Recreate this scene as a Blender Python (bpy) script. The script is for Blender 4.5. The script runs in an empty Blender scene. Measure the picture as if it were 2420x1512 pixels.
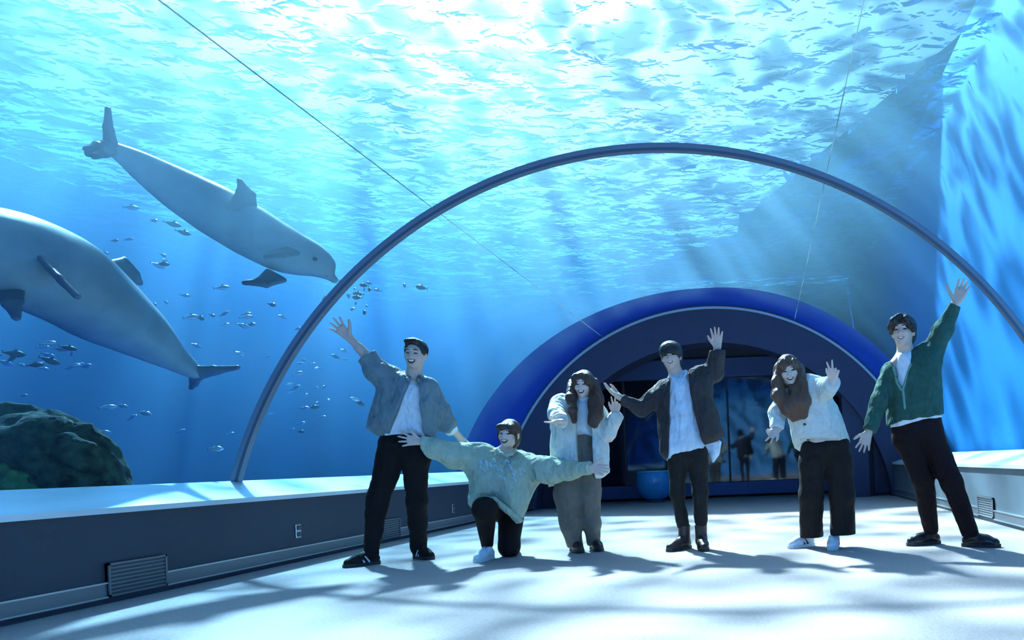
import bpy, bmesh, math, random
import numpy as np
from mathutils import Vector, Matrix

# ------------------------------------------------------------------ camera
FPX, VPX, VPY, ROLL, EYE = 1700.0, 1806.0, 1086.0, 0.04, 0.72
scene = bpy.context.scene
COL = scene.collection
cam_d = bpy.data.cameras.new('camera')
cam_d.sensor_width = 36.0
cam_d.lens = 36.0 * FPX / 2420.0
cam_d.shift_x = -(VPX - 1210.0) / 2420.0
cam_d.shift_y = (VPY - 756.0) / 2420.0
cam_d.clip_end = 400
cam = bpy.data.objects.new('camera', cam_d)
cam.matrix_world = Matrix.Translation((0, 0, EYE)) @ Matrix.Rotation(math.pi / 2, 4, 'X') @ Matrix.Rotation(-ROLL, 4, 'Z')
COL.objects.link(cam)
scene.camera = cam

# ------------------------------------------------------------------ sky, sun, exposure
SUN_TO = Vector((-0.47, 0.80, 1.0)).normalized()        # direction towards the sun
w = bpy.data.worlds.new('sky'); scene.world = w; w.use_nodes = True
wn = w.node_tree
bg = wn.nodes['Background']
sky = wn.nodes.new('ShaderNodeTexSky')
sky.sky_type = 'NISHITA'
sky.sun_disc = False
sky.sun_elevation = math.asin(SUN_TO.z)
sky.sun_rotation = math.atan2(SUN_TO.x, SUN_TO.y)
sky.air_density = 1.0; sky.dust_density = 9.0; sky.ozone_density = 1.0
wn.links.new(sky.outputs[0], bg.inputs[0])
bg.inputs[1].default_value = 0.20
w.cycles.sampling_method = 'MANUAL'; w.cycles.sample_map_resolution = 256
sun_d = bpy.data.lights.new('sun', 'SUN')
sun_d.energy = 40.0
sun_d.angle = math.radians(2.5)
sun_d.color = (1.0, 0.82, 0.70)
sun = bpy.data.objects.new('sun', sun_d)
sun.rotation_euler = (-SUN_TO).to_track_quat('-Z', 'Y').to_euler()
sun.location = SUN_TO * 60
COL.objects.link(sun)
vs = scene.view_settings
vs.view_transform = 'Standard'; vs.look = 'None'; vs.gamma = 1.0; vs.use_curve_mapping = False
vs.exposure = 0.0
cy = scene.cycles
cy.use_denoising = True
cy.max_bounces = 4; cy.transparent_max_bounces = 12; cy.volume_bounces = 0
cy.diffuse_bounces = 2; cy.glossy_bounces = 2
cy.sample_clamp_indirect = 6.0
cy.use_adaptive_sampling = True; cy.adaptive_threshold = 0.08; cy.adaptive_min_samples = 12

# ------------------------------------------------------------------ helpers
def P(px, py, D):
    """A point of the place: the sight line through a pixel, met D metres down the tunnel."""
    dx, dy = px - VPX, py - VPY
    c, s = math.cos(ROLL), math.sin(ROLL)
    u, d = dx * c - dy * s, dx * s + dy * c
    return np.array((u / FPX * D, D, EYE - d / FPX * D))

MATS = {}
def mat(name, color=(0.5, 0.5, 0.5), rough=0.6, metal=0.0, spec=0.5, var=0.0, vscale=8.0, bump=0.0, bscale=40.0,
        sheen=0.0, stretch=(1, 1, 1), fold=0.0):
    """Principled material with a noise variation of its colour and a fine noise relief."""
    if name in MATS: return MATS[name]
    m = bpy.data.materials.new(name); m.use_nodes = True; MATS[name] = m
    nt = m.node_tree; b = nt.nodes['Principled BSDF']
    b.inputs['Base Color'].default_value = (*color, 1)
    b.inputs['Roughness'].default_value = rough
    b.inputs['Metallic'].default_value = metal
    b.inputs['Specular IOR Level'].default_value = spec
    if sheen:
        b.inputs['Sheen Weight'].default_value = sheen
        b.inputs['Sheen Roughness'].default_value = 0.4
    if var or bump:
        tc = nt.nodes.new('ShaderNodeTexCoord')
        mp = nt.nodes.new('ShaderNodeMapping'); mp.inputs['Scale'].default_value = stretch
        nt.links.new(tc.outputs['Object'], mp.inputs[0])
    if var:
        n = nt.nodes.new('ShaderNodeTexNoise'); n.inputs['Scale'].default_value = vscale; n.inputs['Detail'].default_value = 5
        nt.links.new(mp.outputs[0], n.inputs['Vector'])
        cr = nt.nodes.new('ShaderNodeValToRGB')
        cr.color_ramp.elements[0].position = 0.3; cr.color_ramp.elements[1].position = 0.7
        cr.color_ramp.elements[0].color = (*[max(0, c * (1 - var)) for c in color], 1)
        cr.color_ramp.elements[1].color = (*[min(1, c * (1 + var)) for c in color], 1)
        nt.links.new(n.outputs['Fac'], cr.inputs[0]); nt.links.new(cr.outputs[0], b.inputs['Base Color'])
    if bump:
        n2 = nt.nodes.new('ShaderNodeTexNoise'); n2.inputs['Scale'].default_value = bscale; n2.inputs['Detail'].default_value = 3
        nt.links.new(mp.outputs[0], n2.inputs['Vector'])
        bp = nt.nodes.new('ShaderNodeBump'); bp.inputs['Strength'].default_value = bump; bp.inputs['Distance'].default_value = 0.01
        nt.links.new(n2.outputs['Fac'], bp.inputs['Height']); nt.links.new(bp.outputs[0], b.inputs['Normal'])
        if fold:      # creases of the cloth
            n3 = nt.nodes.new('ShaderNodeTexNoise'); n3.inputs['Scale'].default_value = 9; n3.inputs['Detail'].default_value = 2; n3.inputs['Distortion'].default_value = 0.3
            mp3 = nt.nodes.new('ShaderNodeMapping'); mp3.inputs['Scale'].default_value = (1.4, 1.4, 0.7); mp3.inputs['Rotation'].default_value = (0.0, 0.5, 0.0)
            nt.links.new(tc.outputs['Object'], mp3.inputs[0]); nt.links.new(mp3.outputs[0], n3.inputs['Vector'])
            b3 = nt.nodes.new('ShaderNodeBump'); b3.inputs['Strength'].default_value = fold; b3.inputs['Distance'].default_value = 0.06
            nt.links.new(n3.outputs['Fac'], b3.inputs['Height']); nt.links.new(bp.outputs[0], b3.inputs['Normal']); nt.links.new(b3.outputs[0], b.inputs['Normal'])
    return m

def tag(o, label=None, cat=None, group=None, kind=None):
    if label: o['label'] = label
    if cat: o['category'] = cat
    if group: o['group'] = group
    if kind: o['kind'] = kind
    return o

def link(name, me, m=None, parent=None):
    o = bpy.data.objects.new(name, me); COL.objects.link(o)
    if m is not None and len(me.materials) == 0: me.materials.append(m)
    if parent is not None: o.parent = parent
    return o

def empty(name, loc=(0, 0, 0), parent=None):
    o = bpy.data.objects.new(name, None); COL.objects.link(o); o.location = loc
    o.empty_display_size = 0.1
    if parent is not None: o.parent = parent
    return o

def put(o, parent):
    """Parent a mesh built in world space to an empty that stands at the thing's base."""
    o.parent = parent
    o.matrix_parent_inverse = Matrix.Translation(-Vector(parent.location))
    return o

def pydata(name, v, f, m=None, parent=None, smooth=False):
    me = bpy.data.meshes.new(name)
    me.from_pydata([tuple(map(float, p)) for p in v], [], f); me.update()
    if smooth: me.shade_smooth()
    return link(name, me, m, parent)

def bm_obj(name, bm, m=None, parent=None, smooth=False):
    me = bpy.data.meshes.new(name); bm.normal_update(); bm.to_mesh(me); bm.free()
    if smooth: me.shade_smooth()
    return link(name, me, m, parent)

def box(name, lo, hi, m, parent=None, bevel=0.0):
    bm = bmesh.new()
    bmesh.ops.create_cube(bm, size=1.0)
    for v in bm.verts:
        for i in range(3):
            v.co[i] = lo[i] if v.co[i] < 0 else hi[i]
    if bevel: bmesh.ops.bevel(bm, geom=bm.edges[:], offset=bevel, segments=2, affect='EDGES', profile=0.5)
    return bm_obj(name, bm, m, parent)

def prism_y(name, prof, y0, y1, m, parent=None, smooth=False, caps=True):
    """Extrude a closed (x, z) outline along the tunnel."""
    n = len(prof)
    v = [(x, y0, z) for x, z in prof] + [(x, y1, z) for x, z in prof]
    f = [(i, (i + 1) % n, n + (i + 1) % n, n + i) for i in range(n)]
    if caps: f += [tuple(range(n - 1, -1, -1)), tuple(range(n, 2 * n))]
    o = pydata(name, v, f, m, parent, smooth)
    bm = bmesh.new(); bm.from_mesh(o.data); bmesh.ops.recalc_face_normals(bm, faces=bm.faces[:]); bm.to_mesh(o.data); bm.free()
    return o

def arc(r, a0, a1, n, cx=0.0, cz=0.0):
    """Points on a circle, angles from the vertical (negative to the left)."""
    return [(cx + r * math.sin(a0 + (a1 - a0) * i / n), cz + r * math.cos(a0 + (a1 - a0) * i / n)) for i in range(n + 1)]

def sweep_arch(name, r0, r1, y0, y1, a0, a1, n, m, parent=None, cx=0.0, cz=0.0, smooth=True):
    """A curved bar of rectangular section bent round the tunnel."""
    o_ = arc(r1, a0, a1, n, cx, cz); i_ = arc(r0, a0, a1, n, cx, cz)
    v, f = [], []
    for (xo, zo), (xi, zi) in zip(o_, i_):
        v += [(xi, y0, zi), (xo, y0, zo), (xo, y1, zo), (xi, y1, zi)]
    for k in range(n):
        for j in range(4):
            a, b = 4 * k + j, 4 * k + (j + 1) % 4
            f.append((a, b, b + 4, a + 4))
    f += [(0, 1, 2, 3), (4 * n + 3, 4 * n + 2, 4 * n + 1, 4 * n)]
    o = pydata(name, v, f, m, parent)
    bm = bmesh.new(); bm.from_mesh(o.data); bmesh.ops.recalc_face_normals(bm, faces=bm.faces[:]); bm.to_mesh(o.data); bm.free()
    return o
# ------------------------------------------------------------------ the tunnel and the pool around it
CX, CZ, R = -0.90, -0.34, 3.77            # centre line and radius of the acrylic vault
HW, LZ0, LZ1 = 3.16, 0.585, 0.72          # half width of the floor, ledge heights front and back
LHW = math.sqrt(R * R - (LZ1 - CZ) ** 2)  # half width at the foot of the acrylic
Y0, YP, YE = -6.0, 12.6, 24.0             # behind the camera, the portal, the far end of the pool
XL, XR, ZF, ZS, ZT = -13.0, 2.96, -0.8, 5.8, 6.5

# materials of the setting
m_floor = mat('floor_carpet', (0.43, 0.37, 0.36), 0.95, spec=0.1, var=0.10, vscale=60, bump=0.6, bscale=260)
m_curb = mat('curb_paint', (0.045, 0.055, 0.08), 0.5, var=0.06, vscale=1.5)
m_curb_sunlit = mat('curb_paint_sunlit', (0.12, 0.15, 0.18), 0.6, var=0.10, vscale=2.0)  # lighter copy of the curb colour, with the right side's sunlight put in
m_ledge = mat('ledge_stone', (0.72, 0.76, 0.78), 0.35, var=0.14, vscale=3.0, bump=0.15, bscale=30, stretch=(1, 0.3, 1))
m_rail = mat('kick_rail', (0.22, 0.24, 0.27), 0.4, metal=0.6)
m_railedge = mat('kick_rail_edge', (0.50, 0.55, 0.58), 0.35, metal=0.8)
m_vent = mat('vent_mesh', (0.10, 0.12, 0.14), 0.5, metal=0.5)
m_steel = mat('brushed_steel', (0.55, 0.58, 0.60), 0.3, metal=0.9)
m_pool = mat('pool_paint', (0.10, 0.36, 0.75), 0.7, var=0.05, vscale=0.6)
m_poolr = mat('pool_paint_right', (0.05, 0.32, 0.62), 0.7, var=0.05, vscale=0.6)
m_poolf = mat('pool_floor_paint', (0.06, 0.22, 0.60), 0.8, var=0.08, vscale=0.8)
m_portal = mat('portal_paint', (0.055, 0.06, 0.12), 0.6, var=0.05, vscale=2)
m_collar = mat('collar_paint', (0.03, 0.10, 0.55), 0.6)
m_dark = mat('vestibule_dark', (0.035, 0.045, 0.075), 0.6)
m_ring = mat('joint_gasket', (0.10, 0.14, 0.20), 0.45)
m_ring2 = mat('joint_gasket_lip', (0.20, 0.26, 0.33), 0.4)
m_lintel = mat('lintel_paint', (0.07, 0.11, 0.26), 0.6)

# acrylic: clear sheet
m_acr = bpy.data.materials.new('clear_acrylic'); m_acr.use_nodes = True
nt = m_acr.node_tree; nt.nodes.remove(nt.nodes['Principled BSDF'])
tb = nt.nodes.new('ShaderNodeBsdfTransparent'); tb.inputs[0].default_value = (0.965, 0.985, 0.99, 1)
nt.links.new(tb.outputs[0], nt.nodes['Material Output'].inputs['Surface'])

# water: a body that absorbs red and scatters blue, and a rippled surface on top
m_water = bpy.data.materials.new('pool_water'); m_water.use_nodes = True
nt = m_water.node_tree; nt.nodes.remove(nt.nodes['Principled BSDF'])
SIG_A = (0.36, 0.165, 0.064); SIG_S = (0.022, 0.037, 0.046)
m_water.cycles.homogeneous_volume = True
ab = nt.nodes.new('ShaderNodeVolumeAbsorption'); sc_ = nt.nodes.new('ShaderNodeVolumeScatter')
mx = max(SIG_A); ab.inputs['Density'].default_value = mx * 1.0
ab.inputs['Color'].default_value = (*[1 - a / mx for a in SIG_A], 1)
ms = max(SIG_S); sc_.inputs['Density'].default_value = ms
sc_.inputs['Color'].default_value = (*[a / ms for a in SIG_S], 1)
sc_.inputs['Anisotropy'].default_value = 0.68
ad = nt.nodes.new('ShaderNodeAddShader')
nt.links.new(ab.outputs[0], ad.inputs[0]); nt.links.new(sc_.outputs[0], ad.inputs[1])
nt.links.new(ad.outputs[0], nt.nodes['Material Output'].inputs['Volume'])

m_surf = bpy.data.materials.new('water_surface_ripples'); m_surf.use_nodes = True
nt = m_surf.node_tree; N = nt.nodes; L = nt.links; N.remove(N['Principled BSDF'])
tc = N.new('ShaderNodeTexCoord')
def noise(scale, detail, sx=1, sy=1, dist=0.0):
    mp = N.new('ShaderNodeMapping'); mp.inputs['Scale'].default_value = (sx, sy, 1)
    L.new(tc.outputs['Object'], mp.inputs[0])
    n = N.new('ShaderNodeTexNoise'); n.noise_dimensions = '2D'; n.inputs['Scale'].default_value = scale; n.inputs['Detail'].default_value = detail
    n.inputs['Distortion'].default_value = dist
    L.new(mp.outputs[0], n.inputs['Vector']); return n.outputs['Fac']
def math_(op, a, b=None, c=None):
    n = N.new('ShaderNodeMath'); n.operation = op
    for i, v in enumerate((a, b, c)):
        if v is None: continue
        if isinstance(v, (int, float)): n.inputs[i].default_value = v
        else: L.new(v, n.inputs[i])
    return n.outputs[0]
h1 = noise(1.3, 2, 1, 1, 0.3); h2 = noise(4.4, 2, 0.8, 1.0, 0.4)
hgt = math_('ADD', math_('MULTIPLY', h1, 0.22), math_('MULTIPLY', h2, 0.085))
bp = N.new('ShaderNodeBump'); bp.inputs['Strength'].default_value = 1.0; bp.inputs['Distance'].default_value = 1.0
L.new(hgt, bp.inputs['Height'])
geo = N.new('ShaderNodeNewGeometry')
dt = N.new('ShaderNodeVectorMath'); dt.operation = 'DOT_PRODUCT'
L.new(bp.outputs[0], dt.inputs[0]); L.new(geo.outputs['Incoming'], dt.inputs[1])
cosi = math_('ABSOLUTE', dt.outputs['Value'])
mr = N.new('ShaderNodeMapRange'); mr.interpolation_type = 'SMOOTHSTEP'
mr.inputs['From Min'].default_value = 0.26; mr.inputs['From Max'].default_value = 0.36
L.new(cosi, mr.inputs['Value'])
# caustic light painted as a bright and dark pattern into the transparent colour
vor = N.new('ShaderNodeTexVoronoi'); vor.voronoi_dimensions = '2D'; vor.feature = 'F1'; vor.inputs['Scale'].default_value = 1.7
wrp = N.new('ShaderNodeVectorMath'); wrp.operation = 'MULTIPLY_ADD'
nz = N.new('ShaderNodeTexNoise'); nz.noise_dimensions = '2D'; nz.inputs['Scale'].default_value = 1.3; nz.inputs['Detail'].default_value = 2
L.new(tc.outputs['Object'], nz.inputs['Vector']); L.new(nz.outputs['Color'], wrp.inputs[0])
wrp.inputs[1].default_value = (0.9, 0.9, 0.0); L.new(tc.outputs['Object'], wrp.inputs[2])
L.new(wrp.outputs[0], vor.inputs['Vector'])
caus_tint = math_('ADD', math_('MULTIPLY', math_('POWER', vor.outputs['Distance'], 2.0), 1.6), math_('MULTIPLY', noise(0.9, 3), 0.75))
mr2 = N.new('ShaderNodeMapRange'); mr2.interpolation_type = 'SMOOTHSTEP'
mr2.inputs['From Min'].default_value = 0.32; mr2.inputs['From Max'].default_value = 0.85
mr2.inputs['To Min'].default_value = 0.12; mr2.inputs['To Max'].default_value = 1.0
L.new(caus_tint, mr2.inputs['Value'])
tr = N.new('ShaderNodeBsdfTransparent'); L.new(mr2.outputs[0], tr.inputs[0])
gl = N.new('ShaderNodeBsdfGlossy'); gl.inputs['Roughness'].default_value = 0.08; gl.inputs['Color'].default_value = (0.22, 0.52, 0.88, 1)
L.new(bp.outputs[0], gl.inputs['Normal'])
mixs = N.new('ShaderNodeMixShader'); L.new(mr.outputs[0], mixs.inputs[0])
L.new(gl.outputs[0], mixs.inputs[1]); L.new(tr.outputs[0], mixs.inputs[2])
L.new(mixs.outputs[0], N['Material Output'].inputs['Surface'])

def S(o): o['kind'] = 'structure'; return o

# floor
S(tag(box('floor', (CX - HW - 0.05, Y0, -0.12), (CX + HW + 0.05, YE, 0.0), m_floor)))

# curbs with sloping ledges
def curb(side, name, mc):
    s = side
    prof = [(CX + s * HW, -0.1), (CX + s * HW, LZ0 - 0.02), (CX + s * (HW - 0.02), LZ0 - 0.02), (CX + s * (LHW + 0.12), LZ0 - 0.02), (CX + s * (LHW + 0.12), ZF), (CX + s * (LHW - 0.1), ZF)]
    c = S(prism_y(name, prof, Y0, YP, mc))
    prof = [(CX + s * (HW - 0.03), LZ0 - 0.035), (CX + s * (HW - 0.03), LZ0), (CX + s * (LHW - 0.01), LZ1), (CX + s * (LHW + 0.13), LZ1), (CX + s * (LHW + 0.13), LZ0 - 0.035)]
    prism_y('ledge', prof, Y0, YP, m_ledge, c)
    return c
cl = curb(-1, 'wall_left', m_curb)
cr_ = curb(1, 'wall_right', m_curb_sunlit)
def kick(parent, s, breaks):
    """Kick rail along the foot of a curb: a face and two thin bright edges, interrupted at the vents."""
    x = CX + s * HW
    ys = [Y0] + [b for br in breaks for b in br] + [YP]
    for a, b in zip(ys[0::2], ys[1::2]):
        lo, hi = min(x, x - s * 0.012), max(x, x - s * 0.012)
        k = box('baseboard_panel', (lo, a, 0.035), (hi, b, 0.125), m_rail, parent)
        for z in (0.035, 0.122):
            lo, hi = min(x, x - s * 0.02), max(x, x - s * 0.02)
            box('edge_strip', (lo, a, z), (hi, b, z + 0.010), m_railedge, k)
def vent(parent, s, y0, y1, z0, z1):
    x = CX + s * HW
    d = lambda t: (min(x - s * 0.002, x - s * t), max(x - s * 0.002, x - s * t))
    a, b = d(0.016)
    v = box('vent', (a, y0, z0), (b, y1, z1), m_vent, parent)
    a, b = d(0.026)
    for (q0, q1, r0, r1) in ((y0, y1, z1 - 0.012, z1), (y0, y1, z0, z0 + 0.012), (y0, y0 + 0.012, z0, z1), (y1 - 0.012, y1, z0, z1)):
        box('vent_frame', (a, q0, r0), (b, q1, r1), m_rail if s < 0 else m_steel, v)
    n = max(3, int((z1 - z0 - 0.03) / 0.022))
    a, b = d(0.022)
    for i in range(n):
        z = z0 + 0.018 + (z1 - z0 - 0.036) * (i + 0.5) / n
        box('slat', (a, y0 + 0.012, z - 0.004), (b, y1 - 0.012, z + 0.004), m_rail if s < 0 else m_steel, v)
def ywall(px, s=-1):
    """How far down the tunnel the curb face stands at this column of the photograph."""
    return (CX + s * HW) / (px - VPX) * FPX
vl = [(ywall(238), ywall(378)), (ywall(892), ywall(936))]
for a, b in vl: vent(cl, -1, a, b, 0.04, 0.245)
kick(cl, -1, vl)
vr = [(ywall(2346, 1), ywall(2310, 1))]
for a, b in vr: vent(cr_, 1, a, b, 0.05, 0.25)
kick(cr_, 1, vr)
# socket on the left curb
def socket(px, z):
    y = ywall(px); x = CX - HW
    o = box('socket_plate', (x, y - 0.035, z - 0.06), (x + 0.012, y + 0.035, z + 0.06), m_steel, cl, 0.004)
    for dz in (-0.028, 0.028):
        box('socket_cover', (x + 0.010, y - 0.02, z + dz - 0.02), (x + 0.02, y + 0.02, z + dz + 0.02), m_vent, o, 0.003)
socket(697, 0.265); socket(1066, 0.25)

# acrylic vault, with its long bonded seams
A1 = math.acos((LZ1 - CZ) / R)
acr = S(sweep_arch('ceiling', R, R + 0.06, Y0, YP, -A1, A1, 96, m_acr, cx=CX, cz=CZ))
acr.data.shade_smooth()
m_seam = bpy.data.materials.new('acrylic_seam'); m_seam.use_nodes = True
nt = m_seam.node_tree; nt.nodes.remove(nt.nodes['Principled BSDF'])
tl = nt.nodes.new('ShaderNodeBsdfTranslucent'); tl.inputs[0].default_value = (0.40, 0.45, 0.48, 1)
nt.links.new(tl.outputs[0], nt.nodes['Material Output'].inputs['Surface'])
for a in (-0.504, 0.415):
    w_ = 0.003 / R
    sweep_arch('bonded_seam', R - 0.001, R + 0.004, Y0, YP, a - w_, a + w_, 1, m_seam, acr, CX, CZ)
# gasketed arch joint between two lengths of acrylic
YR = 6.12
jt = S(sweep_arch('trim_1', R - 0.055, R + 0.01, YR - 0.030, YR + 0.030, -A1, A1, 96, m_ring, cx=CX, cz=CZ))
for dy in (-0.036, 0.028):
    sweep_arch('gasket_lip', R - 0.030, R + 0.005, YR + dy, YR + dy + 0.008, -A1, A1, 96, m_ring2, jt, CX, CZ)

# pool shell
S(box('wall_pool_left', (XL - 0.3, Y0, ZF), (XL, YE, ZT), m_pool))
S(box('wall_pool_right', (XR, Y0, ZF), (XR + 0.3, YE, ZT), m_poolr))
S(box('wall_pool_far', (XL - 0.3, YE, ZF), (XR + 0.3, YE + 0.3, ZT), m_pool))
S(box('wall_pool_behind', (XL - 0.3, Y0 - 0.3, ZF), (XR + 0.3, Y0, ZT), m_pool))
S(box('floor_pool', (XL - 0.3, Y0, ZF - 0.2), (XR + 0.3, YE, ZF), m_poolf))
rd = random.Random(9)
edge = []
for i in range(46):      # ragged edge of an unseen cover, added to shade the pool's far right
    t = i / 45
    edge.append((3.4 - 4.0 * t + rd.uniform(-0.45, 0.45), 10.9 + 8.6 * t + rd.uniform(-0.6, 0.6)))
edge += [(-0.6 - 0.35 * i + rd.uniform(-0.5, 0.5), 19.8 + 0.35 * i) for i in range(12)]
pts = edge + [(-4.6, YE), (XR + 0.4, YE), (XR + 0.4, 10.2)]
n = len(pts)
S(pydata('added_shade_cover', [(x, y, 6.75) for x, y in pts] + [(x, y, 6.9) for x, y in pts],
         [tuple(range(n - 1, -1, -1)), tuple(range(n, 2 * n))] + [(i, (i + 1) % n, n + (i + 1) % n, n + i) for i in range(n)],
         mat('shade_cover_blue', (0.05, 0.17, 0.50), 0.8)))
# body of water round the vault
g = R + 0.075
al = math.acos((LZ1 - CZ) / g)
prof = [(XL + 0.01, ZF + 0.01), (CX - g * math.sin(al) - 0.08, ZF + 0.01)] + arc(g, -al, al, 64, CX, CZ) + \
       [(CX + g * math.sin(al) + 0.08, ZF + 0.01), (XR - 0.01, ZF + 0.01), (XR - 0.01, ZS - 0.01), (XL + 0.01, ZS - 0.01)]
wb = prism_y('water', prof, Y0 + 0.01, YE - 0.01, m_water)
tag(wb, 'clear blue pool water surrounding the acrylic tunnel', 'water', kind='stuff')
# rippled surface of the pool
me = bpy.data.meshes.new('water_surface')
nx, ny = 100, 190
xs = np.linspace(XL, XR, nx); ys = np.linspace(Y0, YE, ny)
X, Y = np.meshgrid(xs, ys, indexing='ij')
rs = np.random.RandomState(3)
Z = np.full_like(X, ZS)
for _ in range(14):
    k = rs.uniform(1.0, 3.4); th = rs.uniform(-0.9, 0.9) + math.pi / 2
    Z += 0.010 / k * np.sin(k * (X * math.cos(th) + Y * math.sin(th)) + rs.uniform(0, 6.28))
v = np.stack([X.ravel(), Y.ravel(), Z.ravel()], 1)
idx = np.arange(nx * ny).reshape(nx, ny)
f = np.stack([idx[:-1, :-1], idx[1:, :-1], idx[1:, 1:], idx[:-1, 1:]], -1).reshape(-1, 4)
me.from_pydata(v.tolist(), [], f.tolist()); me.shade_smooth()
ws = link('water_surface', me, m_surf)
tag(ws, 'bright rippled water surface of the pool seen from below', 'water', kind='stuff')

# ------------------------------------------------------------------ the portal at the far end
pw = S(sweep_arch('wall_portal', 3.14, R + 0.02, YP - 0.06, YP + 0.5, -math.pi / 2 + 0.02, math.pi / 2 - 0.02, 72, m_portal, cx=CX, cz=CZ))
# collar and vault of the end house, standing in the pool
def collar():
    n = 72
    v, f = [], []
    for (y0, y1, gro) in ((YP + 0.05, YE, 0.0),):
        for i in range(n + 1):
            a = -math.pi / 2 + math.pi * i / n
            ro = 4.12 + 0.55 * max(0, -math.sin(a)) ** 2 + 0.1 * max(0, math.sin(a))
            for rr, y in ((R - 0.02, y0), (ro, y0), (ro, y1), (R - 0.02, y1)):
                v.append((CX + rr * math.sin(a) if CX + rr * math.sin(a) < XR - 0.02 else XR - 0.02, y, CZ + rr * math.cos(a)))
        for k in range(n):
            for j in range(4):
                a, b = 4 * k + j, 4 * k + (j + 1) % 4
                f.append((a, a + 4, b + 4, b))
    return pydata('collar', v, f, m_collar, pw)
collar()
m_flange = mat('flange_edge', (0.45, 0.55, 0.65), 0.4)
sweep_arch('flange', R - 0.045, R - 0.005, YP - 0.075, YP - 0.055, -1.45, 1.45, 72, m_flange, pw, CX, CZ)
# side piers, their slots, the recesses beside them
for s in (-1, 1):
    x0, x1 = sorted((CX + s * 2.30, CX + s * 2.74))
    p = box('pier', (x0, YP + 0.02, 0), (x1, YP + 0.45, 2.2), m_portal, pw, 0.01)
    xs0, xs1 = x0 + 0.08, x1 - 0.08
    box('slot', (xs0, YP + 0.005, 2.08), (xs1, YP + 0.03, 2.17), m_dark, p)
    xa, xb = sorted((CX + s * 2.74, CX + s * 3.8))
    box('recess_wall', (xa, YP + 0.30, 0), (xb - (0.35 if s > 0 else -0), YP + 0.5, 2.0), m_dark, pw)
# louvred service door beside the right pier
dr = box('door_1', (CX + 2.85, YP + 0.24, 0.05), (CX + 3.55, YP + 0.3, 1.95), m_portal); S(dr)
for i in range(14):
    z = 0.15 + i * 0.05
    box('louvre', (CX + 2.93, YP + 0.225, z), (CX + 3.47, YP + 0.242, z + 0.03), m_dark, dr)
box('handle', (CX + 2.90, YP + 0.19, 0.95), (CX + 2.93, YP + 0.24, 1.10), m_steel, dr)
# vestibule: lintel, dark glazing, sill
YV = 14.6
S(prism_y('wall_vestibule', [(CX - 3.7, 0)] + arc(R - 0.03, -1.45, 1.45, 32, CX, CZ) + [(CX + 3.7, 0)], YV + 0.25, YV + 0.45, m_dark))
S(box('trim_2', (CX - 2.55, YV - 0.1, 2.42), (CX + 2.55, YV + 0.3, 2.80), m_lintel))
S(prism_y('wall_transom', [(x, z) for x, z in arc(R - 0.03, -0.57, 0.57, 32, CX, CZ)], YV + 0.02, YV + 0.2, m_dark))
S(box('trim_3', (CX - 3.8, YV - 0.25, 0.05), (CX + 3.8, YV + 0.1, 0.30), m_lintel))
m_glz = bpy.data.materials.new('dark_glazing'); m_glz.use_nodes = True
nt = m_glz.node_tree; b = nt.nodes['Principled BSDF']
b.inputs['Base Color'].default_value = (0.012, 0.02, 0.035, 1); b.inputs['Roughness'].default_value = 0.04
b.inputs['Specular IOR Level'].default_value = 0.7
wd = S(box('window_1', (CX - 3.8, YV, 0.30), (CX + 3.8, YV + 0.04, 2.42), m_glz))
for i, x in enumerate((-1.9, 0.2, 1.9)):
    box('mullion', (CX + x - 0.02, YV - 0.03, 0.30), (CX + x + 0.02, YV + 0.01, 2.42), m_dark, wd)
# ------------------------------------------------------------------ smooth solid modelling: blended shapes meshed by surface nets
def _n(v): v = np.asarray(v, float); return v / (np.linalg.norm(v) + 1e-12)
def wob(p, s, seed=0):
    """Cheap smooth noise, about -1..1."""
    r = np.random.RandomState(seed); out = 0
    for i in range(4):
        k = r.normal(size=3); k = k / np.linalg.norm(k) * s * (0.7 + 0.5 * i)
        out = out + np.sin(p[0] * k[0] + p[1] * k[1] + p[2] * k[2] + r.uniform(0, 6.28) + 1.3 * (out if i else 0)) / (1 + 0.6 * i)
    return out / 2.2
def smin(a, b, k):
    if k <= 0: return np.minimum(a, b)
    h = np.clip(0.5 + 0.5 * (b - a) / k, 0, 1)
    return b + (a - b) * h - k * h * (1 - h)
def poly_sd(poly, X, Z):
    """Signed distance to a closed 2-D outline."""
    poly = np.asarray(poly, float); n = len(poly)
    d = np.full(np.broadcast(X, Z).shape, 1e9); sgn = np.ones_like(d)
    for i in range(n):
        a, b = poly[i], poly[i - 1]
        ex, ez = b - a
        wx, wz = X - a[0], Z - a[1]
        t = np.clip((wx * ex + wz * ez) / (ex * ex + ez * ez + 1e-12), 0, 1)
        d = np.minimum(d, (wx - ex * t) ** 2 + (wz - ez * t) ** 2)
        c1, c2, c3 = Z >= a[1], Z < b[1], ex * wz > ez * wx
        flip = (c1 & c2 & c3) | (~c1 & ~c2 & ~c3)
        sgn = np.where(flip, -sgn, sgn)
    return sgn * np.sqrt(d)

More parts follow.
